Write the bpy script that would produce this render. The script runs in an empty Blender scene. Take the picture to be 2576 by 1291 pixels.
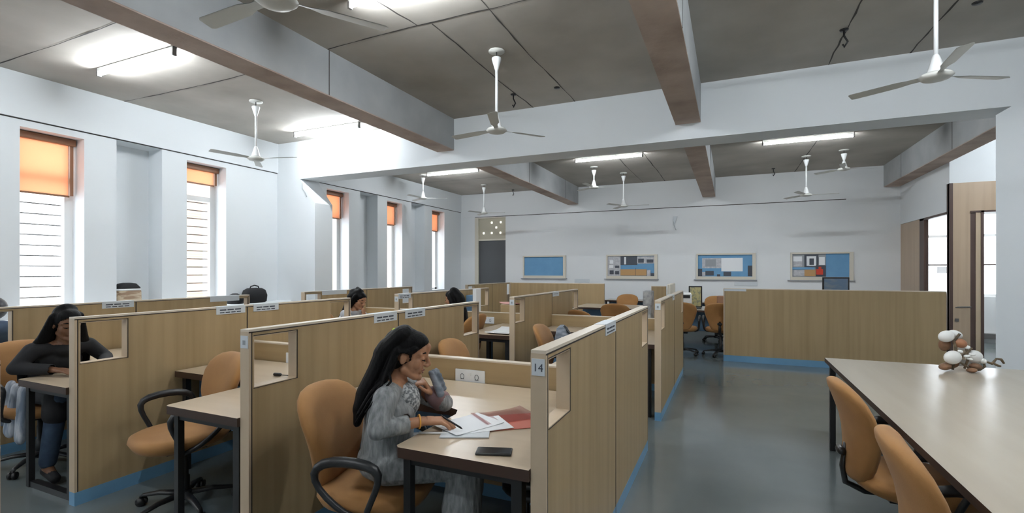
import bpy, bmesh, math, random
from mathutils import Vector, Matrix
R = math.radians
random.seed(7)
scene = bpy.context.scene
COL = scene.collection

# ------------------------------------------------------------------ materials
def _nt(name):
    m = bpy.data.materials.new(name); m.use_nodes = True
    nt = m.node_tree; b = nt.nodes['Principled BSDF']
    return m, nt, b

def mat(name, base, rough=.6, metal=0, c2=None, scale=(1, 1, 1), nscale=3, lo=.35, hi=.7, bump=0, bscale=60,
        detail=4, spec=None, bstretch=None, sheen=0):
    m, nt, b = _nt(name); N = nt.nodes; L = nt.links
    b.inputs['Base Color'].default_value = (*base, 1); b.inputs['Roughness'].default_value = rough
    b.inputs['Metallic'].default_value = metal
    if spec is not None: b.inputs['Specular IOR Level'].default_value = spec
    if sheen: b.inputs['Sheen Weight'].default_value = sheen
    if c2 or bump:
        tc = N.new('ShaderNodeTexCoord')
    if c2:
        mp = N.new('ShaderNodeMapping'); mp.inputs['Scale'].default_value = scale
        nz = N.new('ShaderNodeTexNoise'); nz.inputs['Scale'].default_value = nscale; nz.inputs['Detail'].default_value = detail
        cr = N.new('ShaderNodeValToRGB'); cr.color_ramp.elements[0].position = lo; cr.color_ramp.elements[1].position = hi
        cr.color_ramp.elements[0].color = (*base, 1); cr.color_ramp.elements[1].color = (*c2, 1)
        L.new(tc.outputs['Object'], mp.inputs['Vector']); L.new(mp.outputs[0], nz.inputs['Vector'])
        L.new(nz.outputs['Fac'], cr.inputs['Fac']); L.new(cr.outputs['Color'], b.inputs['Base Color'])
    if bump:
        mb = N.new('ShaderNodeMapping'); mb.inputs['Scale'].default_value = bstretch or (1, 1, 1)
        n2 = N.new('ShaderNodeTexNoise'); n2.inputs['Scale'].default_value = bscale; n2.inputs['Detail'].default_value = 3
        bp = N.new('ShaderNodeBump'); bp.inputs['Strength'].default_value = bump; bp.inputs['Distance'].default_value = .01
        L.new(tc.outputs['Object'], mb.inputs[0]); L.new(mb.outputs[0], n2.inputs['Vector'])
        L.new(n2.outputs['Fac'], bp.inputs['Height']); L.new(bp.outputs[0], b.inputs['Normal'])
    return m

def emis(name, col, s):
    m, nt, b = _nt(name)
    b.inputs['Emission Color'].default_value = (*col, 1); b.inputs['Emission Strength'].default_value = s
    b.inputs['Base Color'].default_value = (*col, 1)
    return m

def glassy(name, col=(1, 1, 1), gl=.12, rough=.02):
    m = bpy.data.materials.new(name); m.use_nodes = True; nt = m.node_tree; nt.nodes.clear()
    o = nt.nodes.new('ShaderNodeOutputMaterial'); t = nt.nodes.new('ShaderNodeBsdfTransparent'); g = nt.nodes.new('ShaderNodeBsdfGlossy')
    x = nt.nodes.new('ShaderNodeMixShader'); t.inputs[0].default_value = (*col, 1); g.inputs['Roughness'].default_value = rough
    x.inputs[0].default_value = gl
    nt.links.new(t.outputs[0], x.inputs[1]); nt.links.new(g.outputs[0], x.inputs[2]); nt.links.new(x.outputs[0], o.inputs[0])
    return m

def translucent(name, col, tcol, fac=.5):
    m, nt, b = _nt(name)
    b.inputs['Base Color'].default_value = (*col, 1); b.inputs['Roughness'].default_value = .8
    t = nt.nodes.new('ShaderNodeBsdfTranslucent'); t.inputs[0].default_value = (*tcol, 1)
    x = nt.nodes.new('ShaderNodeMixShader'); x.inputs[0].default_value = fac
    nt.links.new(b.outputs[0], x.inputs[1]); nt.links.new(t.outputs[0], x.inputs[2])
    nt.links.new(x.outputs[0], nt.nodes['Material Output'].inputs[0])
    return m

M = {}
M['wall'] = mat('white_paint', (.78, .815, .84), .7, c2=(.75, .78, .80), nscale=.6, bump=.03, bscale=30)
M['wallback'] = mat('white_paint_end', (.78, .80, .81), .7, c2=(.74, .76, .775), nscale=.5, bump=.03, bscale=30)
M['conc'] = mat('ceiling_concrete', (.345, .318, .278), .8, c2=(.54, .505, .455), nscale=.9, lo=.3, hi=.75, detail=8, bump=.1, bscale=12)
M['beam'] = mat('beam_concrete', (.33, .345, .355), .8, c2=(.46, .475, .48), nscale=1.3, lo=.3, hi=.7, detail=8, bump=.1, bscale=14)
M['soffit'] = mat('rough_soffit_bounce_tint', (.36, .275, .23), .9, c2=(.56, .455, .39), nscale=2.2, lo=.3, hi=.72, detail=10, bump=.5, bscale=18)  # rough concrete, with warm bounce light mixed into its colour
M['seam'] = mat('formwork_joint', (.07, .065, .06), .9)
M['floor'] = mat('grey_epoxy', (.135, .162, .165), .15, c2=(.175, .20, .20), nscale=1.2, lo=.3, hi=.7, bump=.02, bscale=4, spec=.6)
M['beech'] = mat('beech_laminate', (.42, .305, .165), .42, c2=(.345, .245, .125), scale=(7, 7, .25), nscale=2.2, lo=.4, hi=.75, detail=5, spec=.35)
M['beech_h'] = mat('beech_laminate_flat', (.42, .305, .165), .42, c2=(.355, .255, .135), scale=(.3, .3, 7), nscale=2.2, lo=.4, hi=.75, detail=5, spec=.35)
M['beech_l'] = mat('beech_edge', (.56, .44, .31), .45, c2=(.50, .39, .27), scale=(1, 1, .3), nscale=6)
M['cap'] = mat('beech_top_edge_lit', (.66, .57, .46), .35)  # paler than the panels to imitate light falling on the top edge
M['top'] = mat('desk_laminate', (.56, .455, .33), .28, c2=(.50, .40, .285), scale=(.5, 6, 1), nscale=2.4, lo=.4, hi=.8, spec=.5)
M['tabletop'] = mat('table_laminate', (.47, .415, .335), .24, c2=(.44, .385, .31), scale=(5, .5, 1), nscale=2, spec=.5)
M['brown'] = mat('dark_brown_edge', (.045, .022, .014), .4)
M['band'] = mat('seam_band', (.035, .025, .02), .5)
M['blue'] = mat('blue_skirting', (.15, .33, .52), .4, c2=(.17, .36, .55), nscale=3)
M['modesty'] = mat('blue_modesty', (.11, .22, .36), .5)
M['steel'] = mat('black_steel', (.012, .012, .013), .35)
M['plastic'] = mat('black_plastic', (.016, .017, .019), .38)
M['tan'] = mat('tan_upholstery', (.36, .175, .052), .75, c2=(.30, .14, .040), nscale=5, bump=.08, bscale=300, sheen=.08)
M['white'] = mat('white_enamel', (.82, .83, .83), .4)
M['ivory'] = mat('ivory_plastic', (.66, .66, .62), .4)
M['paper'] = mat('paper', (.82, .84, .86), .6)
M['plate'] = mat('name_plate_paper', (.62, .66, .69), .5)
M['ink'] = mat('printed_ink', (.06, .07, .09), .6)
M['inkl'] = mat('grey_ink', (.30, .32, .34), .6)
M['tube'] = emis('tube_glow', (.89, .95, 1.0), 50)
M['glass'] = glassy('window_glass')
M['frame'] = mat('window_frame_white', (.78, .78, .77), .4)
M['bar'] = mat('grille_bar', (.12, .115, .11), .5)
M['blind'] = translucent('orange_blind', (.85, .50, .33), (.95, .60, .42), .72)
M['roller'] = mat('blind_roller', (.26, .13, .07), .5)
M['cream'] = mat('cream_frame', (.66, .62, .53), .5)
M['boardblue'] = mat('board_blue', (.13, .31, .52), .7, c2=(.15, .34, .55), nscale=4)
M['doorgrey'] = mat('door_grey', (.075, .08, .087), .5)
M['transom'] = mat('transom_cream', (.50, .47, .37), .5)
M['dot'] = emis('transom_hole_light', (1, .98, .85), 1.2)
M['wood'] = mat('oak_panel', (.50, .38, .27), .4, c2=(.43, .32, .22), scale=(6, 6, .3), nscale=2, lo=.4, hi=.8)
M['dbrown'] = mat('dark_wood_frame', (.085, .05, .04), .4)
M['facade'] = mat('facade_render', (.40, .26, .18), .9, c2=(.46, .31, .22), nscale=.4)
M['ground'] = mat('outside_ground', (.5, .48, .44), .9)

# ------------------------------------------------------------------ mesh builder
class MB:
    def __init__(s): s.bm = bmesh.new(); s.mi = 0
    def _tag(s, fs, smooth=False):
        for f in fs: f.material_index = s.mi; f.smooth = smooth
    def face(s, pts, smooth=False):
        f = s.bm.faces.new([s.bm.verts.new(p) for p in pts]); s._tag([f], smooth)
    def box(s, x0, x1, y0, y1, z0, z1, mi=None, bev=0):
        if mi is not None: s.mi = mi
        v = [s.bm.verts.new((x, y, z)) for x in (x0, x1) for y in (y0, y1) for z in (z0, z1)]
        fs = [s.bm.faces.new([v[i] for i in q]) for q in ((0, 1, 3, 2), (4, 6, 7, 5), (0, 4, 5, 1), (2, 3, 7, 6), (0, 2, 6, 4), (1, 5, 7, 3))]
        s._tag(fs)
        if bev:
            es = list({e for f in fs for e in f.edges})
            r = bmesh.ops.bevel(s.bm, geom=es, offset=bev, segments=2, affect='EDGES', profile=.5)
            s._tag(r['faces'], True)
        return s
    def obox(s, c, ax, ay, az, hx, hy, hz, mi=None):
        if mi is not None: s.mi = mi
        c = Vector(c); ax, ay, az = Vector(ax).normalized(), Vector(ay).normalized(), Vector(az).normalized()
        v = [s.bm.verts.new(c + ax * hx * i + ay * hy * j + az * hz * k) for i in (-1, 1) for j in (-1, 1) for k in (-1, 1)]
        s._tag([s.bm.faces.new([v[i] for i in q]) for q in ((0, 1, 3, 2), (4, 6, 7, 5), (0, 4, 5, 1), (2, 3, 7, 6), (0, 2, 6, 4), (1, 5, 7, 3))])
        return s
    def loft(s, rings, mi=None, caps=True, smooth=True, closed=False):
        if mi is not None: s.mi = mi
        rv = [[s.bm.verts.new(p) for p in r] for r in rings]; n = len(rv[0])
        prs = list(zip(rv, rv[1:])) + ([(rv[-1], rv[0])] if closed else [])
        fs = []
        for a, b in prs:
            for i in range(n): fs.append(s.bm.faces.new((a[i], a[(i + 1) % n], b[(i + 1) % n], b[i])))
        if caps and not closed: fs += [s.bm.faces.new(rv[0][::-1]), s.bm.faces.new(rv[-1])]
        s._tag(fs, smooth); return s
    def lathe(s, prof, c=(0, 0, 0), n=20, mi=None):
        c = Vector(c)
        return s.loft([[c + Vector((r * math.cos(2 * math.pi * i / n), r * math.sin(2 * math.pi * i / n), z)) for i in range(n)] for r, z in prof], mi)
    def tube(s, pts, r, n=10, closed=False, mi=None, flat=1.0):
        pts = [Vector(p) for p in pts]; rs = r if isinstance(r, (list, tuple)) else [r] * len(pts); rings = []
        up = Vector((0, 0, 1)); m = len(pts); pu = None
        for i, p in enumerate(pts):
            if closed: t = pts[(i + 1) % m] - pts[i - 1]
            else: t = pts[min(i + 1, m - 1)] - pts[max(i - 1, 0)]
            t.normalize()
            if pu is None:
                a = t.cross(up); a = t.cross(Vector((0, 1, 0))) if a.length < .1 else a
            else: a = pu - t * pu.dot(t)
            a.normalize(); pu = a; b = t.cross(a)
            rings.append([p + a * rs[i] * math.cos(2 * math.pi * k / n) + b * rs[i] * flat * math.sin(2 * math.pi * k / n) for k in range(n)])
        return s.loft(rings, mi, caps=not closed, closed=closed)
    def cap(s, a, b, ra, rb=None, n=14, flat=1.0, fdir=None, mi=None):
        """tapered capsule, optionally flattened along fdir"""
        rb = ra if rb is None else rb; a, b = Vector(a), Vector(b); t = (b - a); t = t.normalized() if t.length > 1e-6 else Vector((0, 0, 1))
        if fdir is not None: w = Vector(fdir); w = (w - t * w.dot(t)).normalized()
        else:
            w = t.cross(Vector((0, 0, 1))); w = t.cross(Vector((0, 1, 0))) if w.length < .1 else w; w.normalize()
        q = t.cross(w); rings = []
        for k in range(1, 5): an = math.pi / 2 * (1 - k / 4.5); rings.append((a - t * ra * math.sin(an), ra * math.cos(an)))
        rings.append((a, ra)); rings.append((b, rb))
        for k in range(1, 5): an = math.pi / 2 * (k / 4.5); rings.append((b + t * rb * math.sin(an), rb * math.cos(an)))
        return s.loft([[c + w * r * flat * math.cos(2 * math.pi * i / n) + q * r * math.sin(2 * math.pi * i / n) for i in range(n)] for c, r in rings], mi)
    def ell(s, c, r, rot=None, mi=None, n=18, m=12):
        c = Vector(c); Rm = rot.to_3x3() if rot is not None else Matrix.Identity(3); rings = []
        for k in range(m + 1):
            th = math.pi * (k + .35) / (m + .7); sr = math.sin(th)
            rings.append([c + Rm @ Vector((r[0] * sr * math.cos(2 * math.pi * i / n), r[1] * sr * math.sin(2 * math.pi * i / n), -r[2] * math.cos(th))) for i in range(n)])
        return s.loft(rings, mi)
    def prism(s, poly, z0, z1, mi=None, mi_side=None, axis='z', bevel=0):
        def P(a, b, c): return (a, b, c) if axis == 'z' else ((a, c, b) if axis == 'y' else (c, a, b))
        if mi is not None: s.mi = mi
        lo = [s.bm.verts.new(P(a, b, z0)) for a, b in poly]; hi = [s.bm.verts.new(P(a, b, z1)) for a, b in poly]
        s._tag([s.bm.faces.new(lo[::-1]), s.bm.faces.new(hi)])
        if mi_side is not None: s.mi = mi_side
        n = len(poly); s._tag([s.bm.faces.new((lo[i], lo[(i + 1) % n], hi[(i + 1) % n], hi[i])) for i in range(n)])
        return s
    def build(s, name, mats, parent=None, **kw):
        bmesh.ops.recalc_face_normals(s.bm, faces=s.bm.faces)
        me = bpy.data.meshes.new(name); s.bm.to_mesh(me); s.bm.free()
        for m in (mats if isinstance(mats, (list, tuple)) else [mats]): me.materials.append(M[m] if isinstance(m, str) else m)
        return link(name, me, parent, **kw)

def link(name, me, parent=None, **kw):
    o = bpy.data.objects.new(name, me); COL.objects.link(o)
    if parent is not None: o.parent = parent
    for k, v in kw.items(): o[k] = v
    return o
def empty(name, loc=(0, 0, 0), rz=0, label=None, cat=None, group=None, kind=None):
    o = bpy.data.objects.new(name, None); COL.objects.link(o); o.location = loc; o.rotation_euler = (0, 0, rz); o.empty_display_size = .1
    if label: o['label'] = label
    if cat: o['category'] = cat
    if group: o['group'] = group
    if kind: o['kind'] = kind
    return o
def kids(o): return [c for c in COL.objects if c.parent == o]
def dup(o, loc=None, rz=None, label=None, parent=None, group=None):
    c = o.copy(); COL.objects.link(c)
    if parent is not None: c.parent = parent
    if loc is not None: c.location = loc
    if rz is not None: c.rotation_euler = (0, 0, rz)
    if label: c['label'] = label
    if group: c['group'] = group
    for ch in kids(o): dup(ch, parent=c)
    return c
def fuse(mb, voxel, smooth=3, name='body', adapt=0):
    bmesh.ops.recalc_face_normals(mb.bm, faces=mb.bm.faces)
    me = bpy.data.meshes.new('tmp'); mb.bm.to_mesh(me); mb.bm.free()
    o = bpy.data.objects.new('tmp', me); COL.objects.link(o)
    r = o.modifiers.new('r', 'REMESH'); r.mode = 'VOXEL'; r.voxel_size = voxel; r.use_smooth_shade = True
    if smooth:
        sm = o.modifiers.new('s', 'SMOOTH'); sm.iterations = smooth; sm.factor = .5
    dg = bpy.context.evaluated_depsgraph_get(); dg.update()
    res = bpy.data.meshes.new_from_object(o.evaluated_get(dg)); res.name = name
    bpy.data.objects.remove(o); bpy.data.meshes.remove(me)
    for p in res.polygons: p.use_smooth = True
    return res
def tag(o, label, cat, group=None):
    o['label'] = label; o['category'] = cat
    if group: o['group'] = group
    return o
ST = dict(kind='structure')

# ------------------------------------------------------------------ room dimensions (metres)
XW, XR, YM, YF, ZC = -7.6, 3.395, 6.49, 13.22, 3.81
ZB, ZL, ZW = 3.135, 3.33, 3.27     # cross beam soffit, long beam soffit, band over windows
XE, YB = 6.2, -3.6                 # right-hand and rear limits of the near bay
MB().box(XW - .45, XE, YB, YF + .3, -.12, 0).build('floor', 'floor', label='glossy grey epoxy floor', **ST)
MB().box(XW - .45, XE, YB, YF + .3, ZC, ZC + .12).build('ceiling', 'conc', label='bare concrete ceiling with formwork joints', **ST)

# window wall, X = XW, openings and niches
wins = [(-2.6, -2.0), (-.85, -.25), (1.08, 1.68), (2.915, 3.543), (4.849, 5.491), (7.702, 8.35), (9.655, 10.255), (11.619, 12.266)]
niche = [(-1.75, -1.1), (.12, .7), (2.05, 2.5), (3.906, 4.49), (8.702, 9.30), (10.646, 11.25)]
SILL, WTOP = .95, 3.19
wl = MB(); D = .45; XO = XW - D
cuts = sorted([(a, b, 'w') for a, b in wins] + [(a, b, 'n') for a, b in niche])
y = YB
for a, b, k in cuts:
    wl.box(XO, XW, y, a, 0, ZC)
    wl.box(XO, XW, a, b, 0, SILL)
    if k == 'w': wl.box(XO, XW, a, b, WTOP, ZC)
    else:
        wl.box(XO, XW, a, b, ZW, ZC); wl.box(XO, XW - .32, a, b, SILL, ZW)
    y = b
wl.box(XO, XW, y, YF + .3, 0, ZC)
wl.build('wall_left', 'wall', label='white window wall with tall narrow openings and niches', **ST)
MB().box(XW, XW + .028, YB, YM, ZW + .012, ZC).box(XW, XW + .028, YM + .42, YF, ZW + .012, ZC).build('trim_1', 'wall', label='white plastered beam face above the windows', **ST)
MB().box(XW, XW + .006, YB, YM, ZW, ZW + .012).box(XW, XW + .006, YM + .42, YF, ZW, ZW + .012).build('trim_2', 'seam', label='shadow groove under the beam above the windows', **ST)
MB().box(XW, XW + .36, YB, YM, SILL - .05, SILL, bev=.008).build('trim_3', 'wall', label='white ledge running under the windows', **ST)

blz = {3: 2.46, 4: 2.90, 5: 2.63, 6: 2.65, 7: 2.635}
wlab = ['far behind the camera', 'just behind the camera', 'beside the camera on the left', 'nearest in the photo, blind half down', 'second from the left, blind short',
        'third, just past the pillar', 'fourth from the left', 'narrowest, next to the far corner']
for i, (a, b) in enumerate(wins):
    w = empty('window_%d' % (i + 1), (0, 0, 0), kind='structure', label='tall narrow window, ' + wlab[i])
    xf = XW - .27; f = MB()
    f.box(xf - .05, xf, b - .09, b, SILL, WTOP).box(xf - .05, xf, a, a + .03, SILL, WTOP).box(xf - .05, xf, a, b, SILL, SILL + .05).box(xf - .05, xf, a, b, WTOP - .06, WTOP)
    f.box(xf - .045, xf - .003, a, b, 2.62, 2.70)
    f.build('frame', 'frame', w)
    MB().box(xf - .03, xf - .024, a + .03, b - .09, SILL + .05, WTOP - .06).build('glass_pane', 'glass', w)
    if i in (1, 2, 3, 4):
        g = MB(); z = 1.02
        while z < 2.6: g.box(xf - .075, xf - .065, a, b - .09, z, z + .015); z += .131
        g.build('grille', 'bar', w)
    bl = empty('roller_blind', (XW - .2, (a + b) / 2, WTOP - .06), cat='blind', label=['orange roller blind in the window farthest behind the camera',
        'orange roller blind in the window just behind the camera', 'orange roller blind in the window beside the camera', 'largest orange roller blind, half lowered in the leftmost window',
        'short orange roller blind in the second window from the left', 'orange roller blind in the first window beyond the white pillar',
        'orange roller blind in the middle window of the far bay', 'narrowest orange roller blind beside the far corner'][i], group='orange roller blinds in the tall windows')
    hw = (b - a) / 2 - .01; zb = blz.get(i, 2.5) - (WTOP - .06)
    MB().box(-.045, .045, -hw, hw, -.03, .055, bev=.012).build('roller_box', 'roller', bl)
    MB().box(-.004, .0, -hw + .01, hw - .07, zb, -.02).build('blind_fabric', 'blind', bl)
    MB().box(-.012, .008, -hw + .01, hw - .06, zb - .022, zb).build('bottom_rail', 'roller', bl)
    MB().box(-.02, .012, hw - .055, hw - .02, zb, -.02).build('side_guide', 'roller', bl)

# cross beam, pillars
MB().box(XW, XE, YM, YM + .42, ZB, ZC).build('trim_4', 'wall', label='white cross beam spanning the room', **ST)
pl = MB(); pl.prism([(XW, 0), (-6.68, 0), (-6.68, 2.69), (-7.03, ZB), (XW, ZB)], YM, YM + .42, axis='y'); pl.build('trim_5', 'wall', label='white pillar between the window bays', **ST)
pr = MB(); pr.prism([(2.444, YM), (XE, YM), (XE, YM + .42), (2.62, YM + .42)], 0, 3.06); pr.loft([[(2.444, YM, 3.06), (XE, YM, 3.06), (XE, YM + .42, 3.06), (2.62, YM + .42, 3.06)], [(2.564, YM, ZB), (XE, YM, ZB), (XE, YM + .42, ZB), (2.72, YM + .42, ZB)]], smooth=False); pr.build('wall_right', 'wall', label='white wall section at the right edge', **ST)
# long concrete beams: sides, rough soffit
n = 6
for bx, lab in ((-3.85, 'left'), (-.33, 'middle'), (3.395, 'right')):
    for (y0, y1), wh in (((YB, YM), 'near'), ((YM + .42, YF), 'far')):
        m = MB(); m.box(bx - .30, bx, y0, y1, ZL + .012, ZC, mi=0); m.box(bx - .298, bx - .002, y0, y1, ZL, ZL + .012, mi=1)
        y = y0 + 2.65
        while y < y1 - .5: m.box(bx - .302, bx + .002, y, y + .012, ZL + .012, ZC, mi=2); y += 2.44
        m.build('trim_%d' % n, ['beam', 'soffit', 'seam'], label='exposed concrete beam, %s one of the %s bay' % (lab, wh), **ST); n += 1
# formwork joints in the ceiling
def seam(pts, w=.007, nn=18):
    m = MB(); (x0, y0), (x1, y1) = pts; dx, dy = x1 - x0, y1 - y0; L = math.hypot(dx, dy); nx, ny = -dy / L, dx / L
    q = []
    for k in range(nn + 1):
        t = k / nn; o = .012 * math.sin(7 * t + x0) + random.uniform(-.006, .006); ww = w * random.uniform(.4, 1.5)
        q.append(((x0 + dx * t + nx * o, y0 + dy * t + ny * o), ww))
    for (a, wa), (b, wb) in zip(q, q[1:]):
        m.face([(a[0] + nx * wa, a[1] + ny * wa, ZC - .002), (b[0] + nx * wb, b[1] + ny * wb, ZC - .002), (b[0] - nx * wb, b[1] - ny * wb, ZC - .002), (a[0] - nx * wa, a[1] - ny * wa, ZC - .002)])
    global n
    m.build('trim_%d' % n, 'seam', label='dark joint line across the concrete ceiling', **ST); n += 1
for s in [((-1.95, 2.9), (-1.95, YM)), ((-2.56, 3.9), (-2.56, YM)), ((-3.84, 3.9), (-.63, 3.86)), ((XW, 2.69), (-4.16, 2.69)), ((XW, 4.0), (-4.16, 4.03)), ((1.02, 3.4), (1.02, YM)),
          ((1.78, 4.4), (1.76, YM)), ((-3.0, 1.6), (-2.7, 3.88)), ((-1.55, 7.0), (-1.55, YF)), ((-2.1, 9.0), (-2.1, YF)), ((1.4, 7.0), (1.4, YF)), ((-7.5, 10.9), (-4.15, 11.0)), ((-.3, 9.4), (3.1, 9.4)), ((-.3, 1.9), (3, 1.9))]:
    seam(s)
# far wall with shadow line, door and baseboard
MB().box(XW - .45, -7.10, YF, YF + .3, 0, ZC).box(-6.08, 6.2, YF, YF + .3, 0, .95).box(-6.08, 3.55, YF, YF + .3, .95, ZC).box(5.25, 6.2, YF, YF + .3, .95, ZC).box(3.55, 5.25, YF, YF + .3, 2.72, ZC)\
    .box(-7.10, -6.08, YF, YF + .3, 3.09, ZC).build('wall_back', 'wallback', label='white end wall with framed boards', **ST)
MB().box(XW + .03, 2.4, YF - .018, YF, 3.115, 3.80).build('trim_%d' % n, 'wallback', label='white beam face along the top of the end wall', **ST); n += 1
MB().box(-7.1, 2.4, YF - .006, YF, 3.10, 3.115).build('trim_%d' % n, 'seam', label='thin shadow line across the end wall', **ST); n += 1
d = empty('door_1', kind='structure', label='grey door with a cream perforated transom in the far corner')
MB().box(-7.10, -6.98, YF - .02, YF + .1, 0, 3.09).box(-7.10, -6.08, YF - .01, YF + .1, 3.06, 3.09).box(-6.98, -6.08, YF, YF + .1, 2.39, 2.44).build('door_frame', 'cream', d)
MB().box(-6.98, -6.08, YF + .03, YF + .08, 0, 2.39).build('door_leaf', 'doorgrey', d)
MB().box(-6.98, -6.08, YF + .03, YF + .08, 2.44, 3.06).build('transom_panel', 'transom', d)
m = MB()
for a, b in ((-6.55, 2.93), (-6.25, 2.93), (-6.40, 2.78), (-6.82, 2.62), (-6.55, 2.62), (-6.26, 2.62)): m.box(a - .022, a + .022, YF + .022, YF + .03, b - .025, b + .025)
m.build('transom_hole', 'dot', d)
# right-hand end: recess walls, panelled front, glazed screen
MB().box(XR, XR + .1, 10.70, YF, 2.50, ZC).build('wall_side', 'wall', label='white side wall above the glazed screen', **ST)
MB().box(XR - .001, 6.2, 10.60, 10.70, 2.97, ZC).box(4.9, 6.2, 10.60, 10.70, 0, 2.97).build('wall_front', 'wall', label='white wall above the oak doorway', **ST)
MB().box(6.2, 6.3, YB, YF, 0, ZC).build('wall_outer', 'wall', label='white outer wall on the right', **ST)
MB().box(XW - .45, XE, YB - .2, YB, 0, ZC).build('wall_rear', 'wall', label='white wall behind the camera', **ST)
MB().box(XR + .005, XR + .05, 12.04, YF, 0, 2.497).build('trim_%d' % n, 'wood', label='pale oak panel at the far right corner', **ST); n += 1
d = empty('window_9', kind='structure', label='dark framed full height glazed screen on the right wall')
MB().box(XR, XR + .07, 11.80, 12.04, 0, 2.5).box(XR, XR + .07, 10.62, 10.72, 0, 2.97).box(XR, XR + .07, 10.7, 12.04, 2.46, 2.5).box(XR, XR + .07, 10.7, 11.8, 0, .1).build('frame', 'dbrown', d)
MB().box(XR + .03, XR + .036, 10.72, 11.8, .1, 2.46).build('glass_pane', 'glass', d)
d = empty('door_2', kind='structure', label='oak doorway with dark frame and lever handle on the right')
MB().box(3.438, 3.668, 10.60, 10.66, 0, 2.97).box(3.668, 4.9, 10.60, 10.66, 2.49, 2.97).build('door_leaf', 'wood', d)
MB().box(XR, 3.438, 10.59, 10.67, 0, 2.97).box(3.668, 3.735, 10.60, 10.70, 0, 2.49).box(3.80, 3.838, 10.58, 10.72, 0, 2.49).box(3.668, 4.9, 10.58, 10.70, 2.46, 2.49).build('door_frame', 'dbrown', d)
MB().box(3.735, 3.80, 10.59, 10.71, 0, 2.46).build('door_post', 'beech_l', d)
h = MB(); h.tube([(3.64, 10.60, .885), (3.64, 10.545, .885)], .012); h.tube([(3.66, 10.545, .887), (3.60, 10.545, .885), (3.49, 10.55, .88), (3.46, 10.565, .872)], [.012, .013, .014, .008]); h.build('door_handle', 'bar', d)
MB().box(3.465, 3.515, 10.59, 10.60, .635, .685).build('lock', 'bar', d)
d = empty('window_10', kind='structure', label='bright window in the lobby beyond the oak doorway')
MB().box(3.55, 5.25, YF + .1, YF + .16, .95, 1.0).box(3.55, 5.25, YF + .1, YF + .16, 2.67, 2.72).box(3.55, 5.25, YF + .1, YF + .16, 2.2, 2.25).box(4.28, 4.33, YF + .1, YF + .16, .95, 2.72).build('frame', 'frame', d)
MB().box(3.55, 5.25, YF + .09, YF + .15, 1.60, 1.625).build('grille', 'dbrown', d)
MB().box(3.55, 5.25, YF + .125, YF + .13, 1.0, 2.67).build('glass_pane', 'glass', d)
MB().box(4.3, 5.6, YF - .16, YF, .10, .20).build('baseboard_lobby', 'bar', label='grey ledge low on the lobby wall', **ST)

# ------------------------------------------------------------------ outside
o = empty('outside_building', (-13.5, 4.5, 0), label='pale peach building facade outside the tall windows', cat='building')
m = MB(); m.box(-.3, 0, 2.2, 22, -3, 8); m.build('facade_wall', 'facade', o)
m = MB()
for k in range(9): m.box(0, .03, 2.2, 22, -2.5 + k * 1.1, -2.47 + k * 1.1)
m.build('facade_joint', 'cream', o)
o = empty('outside_building', (5.5, 22, 0), label='white building outside the lobby window', cat='building')
MB().box(-2.8, 3, 0, 4, -3, 2.3).box(-5, -1.2, 2, 5, -3, 3.2).build('wall', 'frame', o)
m = MB()
for x, z in ((-2, .6), (-.8, .8), (.4, .5), (-2.2, 1.5), (1.2, 1.4), (-1, 1.7)): m.box(x, x + .5, -.02, .0, z, z + .22)
m.build('window', 'bar', o)

# ------------------------------------------------------------------ ceiling fittings
def tube_light(x, y, label):
    t = empty('tube_light', (x, y, ZC), label=label, cat='light', group='fluorescent tube lights on the ceiling')
    MB().box(-.68, .68, -.022, .022, -.04, 0, bev=.005).build('batten', 'white', t)
    for s in (-1, 1): MB().box(s * .68 - .012, s * .68 + .012, -.02, .02, -.09, -.0).build('end_cap', 'bar', t)
    MB().tube([(-.66, 0, -.07), (.66, 0, -.07)], .014, n=12).build('glow_tube', 'tube', t)
    return t
first = None
for x, y, lb in [(-5.93, 3.22, 'lit tube light nearest the camera above the leftmost window'), (-5.97, 6.03, 'lit tube light right against the white cross beam'),
                 (-2.27, 3.25, 'lit tube light cut off by the top edge of the picture'), (-5.86, 9.8, 'lit tube light in the far bay left of the concrete beam'),
                 (-2.24, 9.8, 'lit tube light in the far bay between the two concrete beams'), (1.21, 9.8, 'lit tube light in the far bay, rightmost in the photo'),
                 (1.3, 1.2, 'lit tube light above the meeting table, out of the picture'), (-5.9, -.6, 'lit tube light behind the camera on the left'),
                 (-2.2, -1.2, 'lit tube light directly behind the camera'), (4.5, 12.0, 'added tube light brightening the lobby beyond the oak doorway'), (4.7, 9.0, 'added unseen tube light brightening the corridor behind the right pillar'),  # lobby and corridor tubes are added to brighten the doorway end
                 (1.25, 3.22, 'added unseen fill tube light above the far end of the meeting table'), (4.6, 3.22, 'added unseen fill tube light at the far right of the near bay')]:  # both are unseen tubes added to brighten the near right side
    if first is None: first = tube_light(x, y, lb)
    else: dup(first, (x, y, ZC), label=lb)

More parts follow.
